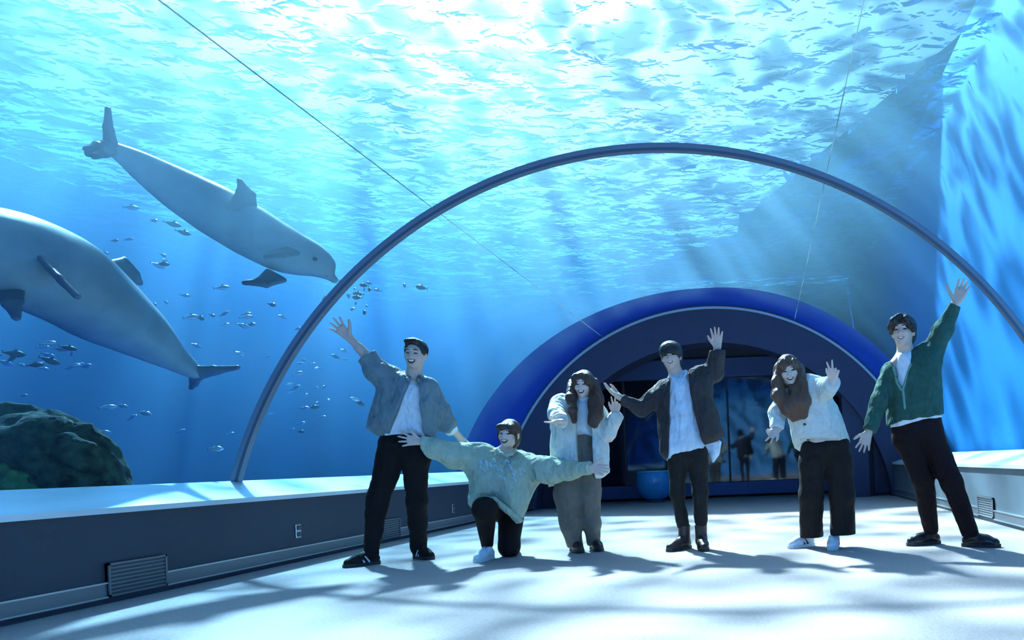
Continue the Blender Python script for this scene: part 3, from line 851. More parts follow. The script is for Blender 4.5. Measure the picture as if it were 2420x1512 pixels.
    # -------------------------------------------------- shoe
    def shoe(s, ankle, toward, mu, ms, ml=None, top=0.085, boot=False, k=1.0, lace=True, stripe=None, L=0.275):
        """ankle: point over the heel; toward: the way the toe points."""
        L = L * k; d = _n(V3(toward[0], toward[1], 0)); a = np.array((ankle[0], ankle[1], 0.0)) - d * 0.24 * L; sd = np.array((-d[1], d[0], 0.0)); up = np.array((0, 0, 1.0))
        at = lambda x, y, z: a + d * x * L + sd * y + up * z
        u = Solid()
        u.rc(at(0.16, 0, 0.05), at(0.30, 0, top), 0.036 * k, 0.042 * k, 0.02)
        u.rc(at(0.15, 0, 0.045), at(0.62, 0, 0.048), 0.037 * k, 0.043 * k, 0.02)
        u.rc(at(0.32, 0, top - 0.01), at(0.68, 0, 0.05), 0.036 * k, 0.034 * k, 0.025)
        u.rc(at(0.60, 0, 0.036), at(0.85, 0, 0.032), 0.043 * k, 0.036 * k, 0.02)
        if boot: u.rc(at(0.24, 0, 0.07), at(0.23, 0, 0.22), 0.048 * k, 0.052 * k, 0.02); u.half(at(0.2, 0, 0.205), (0, 0, 1))
        else: u.half(at(0.26, 0, top + 0.022), (0, 0, 1), 0.01)
        u.half(at(0, 0, 0.014), (0, 0, -1))
        uo = s.add(u, 'shoe', mu, 0.008)
        outl = [(-0.02, 0), (0.02, 0.026), (0.14, 0.037), (0.35, 0.036), (0.55, 0.044), (0.75, 0.046), (0.9, 0.036), (1.0, 0.012), (1.0, -0.012), (0.9, -0.036), (0.75, -0.046), (0.55, -0.044), (0.35, -0.036), (0.14, -0.037), (0.02, -0.026)]
        n = len(outl); v = [at(x, y * k, 0.0) for x, y in outl] + [at(x, y * k, 0.026) for x, y in outl]
        f = [tuple(range(n - 1, -1, -1)), tuple(range(n, 2 * n))] + [(i, (i + 1) % n, n + (i + 1) % n, n + i) for i in range(n)]
        def sub(name, v, f, m):
            ob = pydata(name, v, f, m); put(ob, s.root); ob.parent = uo; ob.matrix_parent_inverse = Matrix.Identity(4); return ob
        sub('sole', v, f, ms)
        if lace and ml:
            for i in range(4):
                x = 0.42 + 0.075 * i; z = 0.112 - 0.013 * i - (0.006 if i > 2 else 0)
                p, q_ = at(x, -0.022 * k, z - 0.012), at(x + 0.02, 0.022 * k, z - 0.012); c = at(x + 0.01, 0, z)
                lc = Solid(); lc.chain([p, c, q_], [0.0045] * 3, 0.003)
                o = s.add(lc, 'lace', ml, 0.004); o.parent = uo; o.matrix_parent_inverse = Matrix.Identity(4)
        if stripe:
            for e in (-1, 1):
                lc = Solid(); lc.chain([at(0.34, e * 0.040 * k, 0.03), at(0.45, e * 0.041 * k, 0.075)], [0.008, 0.006], 0.003)
                lc.chain([at(0.48, e * 0.042 * k, 0.03), at(0.56, e * 0.038 * k, 0.066)], [0.008, 0.006], 0.003)
                o = s.add(lc, 'side_stripe', stripe, 0.005); o.parent = uo; o.matrix_parent_inverse = Matrix.Identity(4)
        return uo
    def surf(s, solid, px, py, lift=0.0):
        """Where the sight line through a pixel meets a garment."""
        e0 = np.array((0, 0, EYE)); a = s.q(px, py, -0.7); d = _n(a - e0)
        ts = np.arange(0, 1.4, 0.004); v = solid.at(a + ts[:, None] * d)
        i = int(np.argmax(v < 0)) if (v < 0).any() else int(np.argmin(v))
        return a + d * (ts[i] - lift)
    # -------------------------------------------------- trousers
    def trousers(s, m, waist, legs, crotch_r, hem=None, seed=1, wr=0.007, h=0.009):
        """waist: (left, right) px at the belt; legs: each [(px, py, radius px, dd), ...] from hip to hem."""
        t = Solid(); k = s.k
        (x0, y0), (x1, y1) = waist
        a, b = s.q(x0, y0), s.q(x1, y1); rr_ = crotch_r * k
        d = _n(b - a)
        t.rc(a + d * rr_, b - d * rr_, rr_, rr_, 0.03)
        for lg in legs:
            pts = [s.q(x, y, dd) for x, y, r, dd in lg]; rs = [r * k for x, y, r, dd in lg]
            t.chain(pts, rs, 0.03)
            t.rc(pts[0], (a + b) / 2 + (pts[0] - (a + b) / 2) * 0.5, rs[0], rr_, 0.05)
        t.noise(wr, 28, seed, (1, 1, 0.35)); t.noise(wr * 0.7, 55, seed + 3, (0.6, 0.6, 1))
        for lg in legs:
            pass
        if hem:
            for (cx, cy, w_, dd) in hem:    # flat hems
                c = s.q(cx, cy, dd)
                t.slab([(c[0] - w_ * k, c[2] - 0.3), (c[0] + w_ * k, c[2] - 0.3), (c[0] + w_ * k, c[2]), (c[0] - w_ * k, c[2])], c[1] - 0.2, c[1] + 0.2)
        return s.add(t, 'trousers', m, h)
TOW = V3(0, -1, 0)          # towards the camera
UPZ = V3(0.04, 0, 1)
def person_1():
    p = Person('man in grey bomber jacket and black trousers, bare forearm raised, leftmost', 5.92, (930, 1330), m_skin)
    q, k = p.q, p.k
    neck, waist, pel = q(974, 898), q(962, 1000), q(955, 1058)
    sa, ea, wa = q(922, 888), q(868, 842, -0.10), q(825, 797, -0.16)
    sb, eb, wb = q(1012, 912), q(1052, 994, 0.10), q(1094, 1042, 0.28)
    hips = (q(925, 1070), q(985, 1072))
    p.limbs(neck, waist, pel, [(sa, ea, wa), (sb, eb, wb)], [(hips[0], q(893, 1181, -0.05), q(874, 1308, -0.1)), (hips[1], q(983, 1181, 0.02), q(990, 1292, 0.18))])
    p.head(q(982, 838, -0.05), V3(0.12, -1, 0.12), V3(0.10, -0.05, 1), 1.04, neck, 0.054)
    p.hand(wa, q(800, 772, -0.2) - wa, V3(0.1, -1, 0.1), V3(0.8, 0, 0.7), 1.05, 0.26, thumb_out=1.1)
    p.hand(wb, q(1122, 1062, 0.34) - wb, V3(0, -0.4, -1), V3(0.3, -1, 0.3), 1.0, 0.12)
    body = p.finish(); p.face(body, 0.027, 0.020)
    # hair: short, side parted, swept up off the forehead
    h = Solid(); ax = np.array((p.hx, p.hf, p.hz)); hp = p.hp
    h.ell(hp(0, -0.014, 0.036), ax, np.array((0.083, 0.102, 0.092)) * p.hk, 0)
    h.ell(hp(0.01, 0.045, 0.098), ax, np.array((0.062, 0.045, 0.030)) * p.hk, 0.02)
    h.ell(hp(0, 0.095, -0.02), ax, np.array((0.068, 0.085, 0.098)) * p.hk, 0.012, 'sub')
    h.ell(hp(0, 0.0, -0.10), ax, np.array((0.2, 0.10, 0.085)) * p.hk, 0.015, 'sub')
    h.noise(0.003, 120, 3, (1, 1, 0.5)); p.add(h, 'hair', m_hairb, 0.006)
    # white tee
    m = fab('tee_white', (0.78, 0.82, 0.85)); t = Solid()
    t.pillow(p.xz([(950, 893), (985, 893), (1010, 912), (1016, 1036), (968, 1033), (916, 1040), (908, 1020), (925, 915)]), p.D, 0.105, bulge=0.01)
    t.noise(0.007, 30, 5, (1.5, 1, 0.7)); t.noise(0.004, 60, 6); p.add(t, 'shirt', m)
    # bomber jacket, open, sleeves pushed up
    mj = fab('bomber_grey', (0.19, 0.25, 0.27), 0.6, bump=0.15); j = Solid()
    j.pillow(p.xz([(955, 880), (996, 890), (1022, 905), (1040, 955), (1034, 1000), (1028, 1034), (1000, 1040), (915, 1042), (884, 1026), (866, 1012), (873, 985), (895, 925), (905, 880), (930, 872)]), p.D, 0.135, bulge=0.012)
    j.chain([q(925, 895), q(895, 880, -0.06), q(872, 846, -0.1)], [28 * k, 25 * k, 19 * k], 0.04)
    j.rc(q(878, 851, -0.09), q(868, 840, -0.11), 20 * k, 21 * k, 0.01)
    j.chain([q(1010, 920), q(1035, 960, 0.05), q(1056, 1002, 0.12)], [28 * k, 25 * k, 21 * k], 0.04)
    j.noise(0.012, 20, 8, (1.3, 1, 0.6)); j.noise(0.007, 48, 9, (1, 1, 0.7))
    j.slab(p.xz([(968, 880), (990, 893), (994, 940), (997, 985), (1003, 1060), (905, 1060), (918, 1030), (945, 970), (966, 915)], -0.1), p.D - 0.6, p.D - 0.02, 0.012)
    j.half(q(867, 839, -0.11), q(850, 820, -0.13) - q(872, 846, -0.1))
    p.add(j, 'jacket', mj)
    c = Solid(); c.rc(q(1058, 1004, 0.12), q(1068, 1018, 0.17), 17 * k, 15 * k, 0.0); c.half(q(1069, 1019, 0.18), q(1094, 1042, 0.28) - q(1056, 1002, 0.12)); p.add(c, 'cuff', fab('cuff_white', (0.75, 0.80, 0.80)))
    c = Solid(); c.rc(q(956, 883, 0.0), q(966, 897, -0.11), 6 * k, 5 * k, 0.01); c.rc(q(992, 891, 0.0), q(989, 900, -0.10), 6 * k, 5 * k, 0.01); c.rc(q(956, 883, 0.0), q(992, 891, 0.05), 6 * k, 6 * k, 0.02); p.add(c, 'collar', mj, 0.007)
    p.trousers(fab('trousers_black', (0.012, 0.011, 0.012), fold=0.35), ((897, 1044), (1012, 1046)), [[(926, 1075, 31, 0), (893, 1181, 24, -0.05), (877, 1308, 17, -0.1)], [(984, 1078, 30, 0), (985, 1181, 23, 0.04), (990, 1296, 18, 0.18)]], 28)
    md = fab('suede_black', (0.02, 0.02, 0.02)); mw = mat('rubber_white', (0.75, 0.76, 0.74), 0.6); mk = mat('rubber_dark', (0.03, 0.03, 0.03), 0.6)
    p.shoe(q(877, 1310, -0.1), (-0.75, -0.8), md, mk, mw, stripe=mw)
    p.shoe(q(990, 1296, 0.18), (0.85, -0.6), md, mk, mw, stripe=mw)

def person_2():
    p = Person('kneeling person in mint green sweatshirt with both arms stretched wide', 6.0, (1175, 1320), m_skin2)
    q, k = p.q, p.k
    neck, waist, pel = q(1195, 1066, 0.05), q(1183, 1150, 0.05), q(1178, 1195, 0.10)
    sa, ea, wa = q(1135, 1070, 0.05), q(1060, 1062, -0.1), q(993, 1042, -0.22)
    sb, eb, wb = q(1250, 1088, 0.05), q(1320, 1112, -0.12), q(1396, 1106, -0.30)
    p.limbs(neck, waist, pel, [(sa, ea, wa), (sb, eb, wb)], [(q(1160, 1205, 0.1), q(1145, 1196, -0.30), q(1153, 1295, -0.14)), (q(1208, 1215, 0.1), q(1203, 1298, 0.0), q(1212, 1300, 0.38))], 0.95)
    p.head(q(1203, 1026, -0.02), V3(-0.10, -1, 0.02), V3(0.10, -0.05, 1), 1.0, neck, 0.050, True)
    p.hand(wa, q(950, 1038, -0.24) - wa, V3(0.1, -1, 0.0), V3(0, 0, 1), 1.0, 0.26, thumb_out=1.0)
    p.hand(wb, q(1436, 1112, -0.34) - wb, V3(0, -1, 0.3), V3(0, -0.1, 1), 1.0, 0.10, thumb_out=1.0)
    body = p.finish(); p.face(body, 0.027, 0.018)
    h = Solid(); ax = np.array((p.hx, p.hf, p.hz)); hp = p.hp
    h.ell(hp(0, -0.018, 0.034), ax, np.array((0.086, 0.104, 0.094)) * p.hk, 0)
    h.ell(hp(0, -0.045, -0.04), ax, np.array((0.078, 0.065, 0.085)) * p.hk, 0.03)
    h.ell(hp(0, 0.11, -0.052), ax, np.array((0.074, 0.105, 0.094)) * p.hk, 0.01, 'sub')
    h.ell(hp(0.02, 0.072, 0.058), ax, np.array((0.058, 0.026, 0.034)) * p.hk, 0.015)
    h.ell(hp(-0.045, 0.045, 0.045), ax, np.array((0.030, 0.045, 0.045)) * p.hk, 0.015)
    for e in (-1, 1): h.chain([hp(e * 0.074, 0.03, 0.02), hp(e * 0.078, 0.03, -0.03), hp(e * 0.072, 0.035, -0.065)], [0.013, 0.011, 0.006], 0.01)
    h.noise(0.003, 110, 4, (1, 1, 0.3)); p.add(h, 'hair', m_hairbr, 0.006)
    m = fab('sweatshirt_mint', (0.44, 0.52, 0.40), bump=0.2); t = Solid()
    t.pillow(p.xz([(1172, 1060), (1196, 1068), (1222, 1062), (1255, 1078), (1270, 1100), (1266, 1145), (1252, 1190), (1240, 1222), (1228, 1236), (1200, 1212), (1170, 1186), (1146, 1182), (1124, 1208), (1110, 1190), (1112, 1140), (1098, 1105), (1105, 1055), (1140, 1050)]), 6.03, 0.15, 0.03, bulge=0.03, az=0.15)
    t.chain([q(1130, 1080, 0.03), q(1075, 1074, -0.06), q(1030, 1060, -0.15), q(998, 1043, -0.22)], [34 * k, 28 * k, 21 * k, 12 * k], 0.05)
    t.rc(q(1070, 1086, -0.06), q(1034, 1072, -0.13), 18 * k, 10 * k, 0.05)
    t.chain([q(1250, 1106, 0.03), q(1300, 1112, -0.08), q(1350, 1111, -0.18), q(1393, 1106, -0.29)], [34 * k, 29 * k, 20 * k, 12 * k], 0.05)
    t.noise(0.012, 18, 15, (1, 1, 0.5)); t.noise(0.008, 42, 17)
    t.half(q(995, 1042, -0.22), V3(-1, -0.3, 0.1)); t.half(q(1396, 1106, -0.3), V3(1, -0.3, 0.05))
    to = p.add(t, 'sweatshirt', m)
    c = Solid(); pts = [q(1176, 1062, -0.02), q(1185, 1072, -0.09), q(1198, 1076, -0.11), q(1210, 1072, -0.09), q(1219, 1062, -0.02)]
    c.chain(pts, [0.014] * 5, 0.01); p.add(c, 'collar', fab('rib_mint', (0.46, 0.54, 0.42), bump=0.5), 0.007)
    # ribbed hem following the bottom edge
    c = Solid(); pts = [q(1126, 1202, -0.08), q(1146, 1179, -0.16), q(1168, 1181, -0.17), q(1198, 1205, -0.16), q(1228, 1229, -0.10)]
    c.chain(pts, [0.026] * 5, 0.01); p.add(c, 'hem_band', MATS['rib_mint'], 0.008)
    # pale blue fluffy print across the chest, too blurred in the photograph to read
    ml = fab('print_pale_blue', (0.50, 0.68, 0.74), 0.9, bump=0.8); rr_ = random.Random(2)
    for bx, by in ((1137, 1093), (1138, 1104), (1150, 1092), (1152, 1100), (1152, 1109), (1145, 1110), (1160, 1098), (1168, 1090), (1172, 1102), (1176, 1110), (1186, 1113), (1200, 1090), (1204, 1099), (1208, 1108), (1184, 1126), (1192, 1132), (1218, 1114), (1214, 1121), (1228, 1110), (1230, 1119), (1240, 1113), (1216, 1133)):
        c = Solid(); a_ = p.surf(t, bx - rr_.uniform(1, 3), by - rr_.uniform(1, 4)); b_ = p.surf(t, bx + rr_.uniform(1, 3), by + rr_.uniform(1, 4))
        c.rc(a_, b_, rr_.uniform(0.008, 0.014), rr_.uniform(0.006, 0.011), 0.0); o = p.add(c, 'print_dab', ml, 0.006); o.parent = to; o.matrix_parent_inverse = Matrix.Identity(4)
    # trousers: one knee up, one knee on the floor
    tr = Solid(); mt = fab('trousers_black_kneel', (0.014, 0.012, 0.012), fold=0.35)
    tr.chain([q(1165, 1205, 0.12), q(1146, 1202, -0.30)], [28 * k, 25 * k], 0.04); tr.chain([q(1146, 1202, -0.30), q(1152, 1285, -0.14)], [24 * k, 14 * k], 0.04)
    tr.chain([q(1208, 1210, 0.12), q(1203, 1292, -0.02)], [30 * k, 24 * k], 0.04); tr.chain([q(1203, 1292, -0.02), q(1212, 1296, 0.40)], [24 * k, 15 * k], 0.04)
    tr.noise(0.005, 26, 6, (1, 1, 0.4)); tr.half((0, 0, 0.004), (0, 0, -1)); p.add(tr, 'trousers', mt)
    mw = mat('canvas_white', (0.75, 0.80, 0.86), 0.7, bump=0.3, bscale=80); mr_ = MATS['rubber_white']
    p.shoe(q(1153, 1295, -0.14), (-0.10, -1), mw, mr_, mat('lace_blue', (0.10, 0.16, 0.30), 0.7))
    p.shoe(q(1213, 1290, 0.52), (0.05, -1), mw, mr_, mr_)

def person_3():
    p = Person('woman with long dark hair in long pale cardigan and wide grey trousers', 6.10, (1388, 1306), m_skin2)
    q, k = p.q, p.k
    neck, waist, pel = q(1378, 950), q(1375, 1025), q(1370, 1075)
    sa, ea, wa = q(1326, 962), q(1316, 985, -0.20), q(1328, 996, -0.42)
    sb, eb, wb = q(1422, 972), q(1440, 1034, -0.02), q(1454, 978, -0.10)
    p.limbs(neck, waist, pel, [(sa, ea, wa), (sb, eb, wb)], [(q(1350, 1090), q(1346, 1190), q(1358, 1285, 0.06)), (q(1392, 1090), q(1396, 1190), q(1405, 1280, 0.12))], 0.88)
    p.head(q(1379, 909, -0.06), V3(-0.05, -1, 0.0), V3(0.02, -0.12, 1), 0.98, neck, 0.046, True)
    p.hand(wa, V3(-0.75, -0.6, -0.05), V3(0.0, -0.3, 1), V3(0.1, -1, 0.5), 0.92, 0.30, fold=(0, 1), thumb_out=0.7)
    p.hand(wb, q(1457, 952, -0.1) - wb, V3(0, -1, 0.1), V3(-1, 0, 0), 0.92, 0.2, fold=(0, 1), thumb_out=0.7)
    body = p.finish(); p.face(body, 0.026, 0.017)
    hp = p.hp; ax = np.array((p.hx, p.hf, p.hz))
    h = Solid()
    h.ell(hp(0, -0.016, 0.034), ax, np.array((0.088, 0.106, 0.096)) * p.hk, 0)
    h.ell(hp(0, -0.06, -0.06), ax, np.array((0.095, 0.06, 0.12)) * p.hk, 0.04)
    h.ell(hp(0, 0.11, -0.045), ax, np.array((0.070, 0.11, 0.100)) * p.hk, 0.01, 'sub')
    h.ell(hp(-0.048, 0.052, 0.040), ax, np.array((0.034, 0.034, 0.050)) * p.hk, 0.03)
    h.ell(hp(0.046, 0.052, 0.042), ax, np.array((0.036, 0.034, 0.052)) * p.hk, 0.03)
    h.chain([q(1352, 905, -0.02), q(1349, 940, -0.12), q(1353, 968, -0.18), q(1357, 994, -0.2)], [11 * k, 12 * k, 11 * k, 6 * k], 0.03)
    h.chain([q(1406, 905, -0.02), q(1411, 945, -0.10), q(1412, 980, -0.17), q(1406, 1004, -0.19)], [12 * k, 15 * k, 14 * k, 8 * k], 0.03)
    h.rc(q(1398, 950, -0.13), q(1398, 998, -0.19), 9 * k, 9 * k, 0.02)
    h.noise(0.006, 150, 9, (1, 1, 0.10)); h.noise(0.004, 40, 10, (1, 1, 0.3)); p.add(h, 'hair', m_hairbr, 0.006)
    # pale top, rolled neck
    m = fab('top_pale_blue', (0.62, 0.72, 0.80)); t = Solid()
    t.pillow(p.xz([(1362, 940), (1394, 940), (1412, 958), (1408, 1034), (1352, 1034), (1345, 958)]), p.D, 0.10, bulge=0.01); t.noise(0.003, 40, 3, (1.5, 1, 0.4)); p.add(t, 'top', m)
    c = Solid(); c.rc(q(1378, 952, -0.01), q(1379, 940, -0.03), 17 * k, 16.5 * k, 0.0); c.half(q(1379, 937, -0.03), (0, 0, 1)); c.half(q(1378, 958), (0, 0, -1)); p.add(c, 'rolled_collar', m, 0.008)
    # long cardigan
    mc = fab('cardigan_cream', (0.66, 0.70, 0.66), bump=0.5, bscale=60); j = Solid()
    j.pillow(p.xz([(1330, 932), (1362, 938), (1398, 938), (1424, 958), (1434, 1000), (1438, 1060), (1440, 1116), (1412, 1132), (1385, 1128), (1340, 1140), (1298, 1150), (1301, 1050), (1302, 965), (1312, 938)]), p.D + 0.01, 0.13, bulge=0.01)
    j.chain([q(1322, 958, 0), q(1314, 978, -0.18), q(1326, 994, -0.36)], [21 * k, 19 * k, 16 * k], 0.04)
    j.chain([q(1420, 978), q(1438, 1020, -0.04), q(1455, 988, -0.09)], [18 * k, 16 * k, 17 * k], 0.03)
    j.noise(0.010, 24, 18, (1.8, 1, 0.25)); j.noise(0.006, 50, 19)
    j.slab(p.xz([(1364, 925), (1392, 925), (1400, 1030), (1404, 1160), (1367, 1160), (1362, 1000)], -0.1), p.D - 0.6, p.D + 0.0, 0.01)
    j.half(q(1327, 995, -0.39), V3(0.1, -1, -0.1))
    p.add(j, 'cardigan', mc)
    mt = fab('trousers_grey_brown', (0.17, 0.155, 0.13), fold=0.5)
    p.trousers(mt, ((1345, 1040), (1408, 1040)), [[(1346, 1095, 29, 0), (1340, 1165, 30, -0.02), (1348, 1235, 25, 0), (1359, 1292, 19, 0.05)], [(1393, 1095, 27, 0.02), (1391, 1165, 27, 0.03), (1398, 1235, 22, 0.06), (1405, 1288, 17, 0.11)]], 26, [(1359, 1294, 40, 0), (1405, 1289, 30, 0.08)], 4)
    ms_ = mat('leather_dark_brown', (0.05, 0.035, 0.03), 0.35)
    p.shoe(q(1357, 1290, 0.06), (0.55, -0.85), ms_, MATS['rubber_dark'], MATS['rubber_white'], k=0.92)
    p.shoe(q(1404, 1284, 0.12), (0.5, -0.85), ms_, MATS['rubber_dark'], None, k=0.92)

def person_4():
    p = Person('man with bowl haircut in dark jacket over untucked pale blue shirt', 5.98, (1636, 1300), m_skin)
    q, k = p.q, p.k
    neck, waist, pel = q(1600, 890), q(1620, 1000), q(1626, 1068)
    sa, ea, wa = q(1556, 920), q(1512, 966, -0.05), q(1464, 938, -0.15)
    sb, eb, wb = q(1660, 886), q(1694, 878, 0.0), q(1695, 822, -0.08)
    p.limbs(neck, waist, pel, [(sa, ea, wa), (sb, eb, wb)], [(q(1602, 1085), q(1602, 1165, 0.01), q(1617, 1262, 0.045)), (q(1648, 1082), q(1654, 1165), q(1657, 1262, 0.005))])
    p.head(q(1586, 842, -0.04), V3(-0.05, -1, 0.06), V3(-0.08, -0.06, 1), 1.0, neck, 0.054)
    p.hand(wa, q(1440, 922, -0.2) - wa, V3(0.15, -0.5, 0.9), V3(0.3, -0.3, 1), 1.0, 0.2, thumb_out=1.0, curl=(0.35, 0.3, 0.25, 0.2))
    p.hand(wb, q(1694, 775, -0.1) - wb, V3(0, -1, 0.1), V3(-1, 0, 0), 1.0, 0.16, thumb_out=0.8)
    body = p.finish(); p.face(body, 0.021, 0.012, brow=False)
    hp = p.hp; ax = np.array((p.hx, p.hf, p.hz)); h = Solid()
    h.ell(hp(0, -0.008, 0.040), ax, np.array((0.096, 0.112, 0.092)) * p.hk, 0)
    h.ell(hp(0, -0.045, -0.02), ax, np.array((0.085, 0.065, 0.085)) * p.hk, 0.03)
    h.ell(hp(0, 0.10, -0.076), ax, np.array((0.090, 0.13, 0.094)) * p.hk, 0.006, 'sub')
    h.noise(0.003, 120, 5, (1, 1, 0.25)); p.add(h, 'hair', m_hairb, 0.006)
    m = fab('shirt_pale_blue', (0.60, 0.72, 0.84), var=0.14, vscale=14); t = Solid()
    t.pillow(p.xz([(1585, 885), (1615, 880), (1640, 895), (1655, 960), (1668, 1064), (1640, 1072), (1612, 1082), (1576, 1090), (1568, 1040), (1568, 930)]), p.D, 0.115, bulge=0.012)
    t.pillow(p.xz([(1655, 1030), (1708, 1042), (1700, 1072), (1684, 1092), (1672, 1070), (1660, 1060)]), p.D + 0.05, 0.035, 0.02)
    t.noise(0.009, 26, 7, (1.8, 1, 0.4)); t.noise(0.005, 60, 8); to = p.add(t, 'shirt', m)
    c = Solid(); c.rc(q(1587, 886, -0.05), q(1600, 905, -0.125), 6 * k, 2.5 * k, 0.01, flat=(0.3, -1, 0), fs=2.0); c.rc(q(1620, 880, -0.05), q(1608, 906, -0.125), 7 * k, 2.5 * k, 0.01, flat=(-0.3, -1, 0), fs=2.0); c.rc(q(1586, 884, 0.03), q(1620, 879, 0.03), 4.5 * k, 4.5 * k, 0.02); p.add(c, 'collar', m, 0.007)
    mb = mat('button_white', (0.75, 0.78, 0.8), 0.4)
    for i in range(5):
        c = Solid(); c.ell(p.surf(t, 1605 + i * 4, 925 + i * 32), np.eye(3), (0.008, 0.005, 0.008)); o = p.add(c, 'button', mb, 0.004); o.parent = to; o.matrix_parent_inverse = Matrix.Identity(4)
    mj = fab('jacket_charcoal', (0.045, 0.042, 0.048), 0.75, bump=0.2); j = Solid()
    j.pillow(p.xz([(1572, 896), (1625, 876), (1660, 868), (1684, 885), (1686, 940), (1700, 985), (1712, 1030), (1688, 1044), (1655, 1052), (1600, 1085), (1574, 1086), (1560, 1070), (1554, 985), (1540, 930), (1552, 908)]), p.D + 0.01, 0.145, bulge=0.01)
    j.chain([q(1562, 930), q(1514, 966, -0.05), q(1474, 944, -0.13)], [26 * k, 19 * k, 15 * k], 0.03)
    j.chain([q(1655, 892), q(1690, 880, 0), q(1696, 832, -0.07)], [26 * k, 21 * k, 17 * k], 0.03)
    j.noise(0.011, 20, 28, (1.4, 1, 0.5)); j.noise(0.006, 46, 29)
    j.slab(p.xz([(1583, 870), (1625, 870), (1632, 930), (1645, 990), (1662, 1054), (1668, 1100), (1578, 1100), (1582, 1000)], -0.1), p.D - 0.6, p.D + 0.02, 0.01)
    j.half(q(1696, 828, -0.07), (0, 0, 1)); j.half(q(1469, 941, -0.14), V3(-1, -0.2, 0.5)); p.add(j, 'jacket', mj)
    mt = fab('trousers_charcoal', (0.022, 0.022, 0.022), fold=0.35)
    p.trousers(mt, ((1578, 1075), (1672, 1068)), [[(1601, 1095, 21, 0), (1601, 1165, 18, 0.01), (1614, 1240, 15, 0.04)], [(1649, 1092, 22, 0), (1654, 1165, 19, 0), (1657, 1238, 16, 0.0)]], 22, [(1613, 1256, 22, 0.04), (1659, 1254, 24, 0.0)], 5)
    mbt = mat('boot_brown', (0.045, 0.028, 0.022), 0.4, var=0.2)
    p.shoe(q(1617, 1262, 0.04), (-0.62, -0.8), mbt, MATS['rubber_dark'], MATS['rubber_dark'], boot=True)
    p.shoe(q(1657, 1262, 0.0), (0.22, -1), mbt, MATS['rubber_dark'], MATS['rubber_dark'], boot=True)

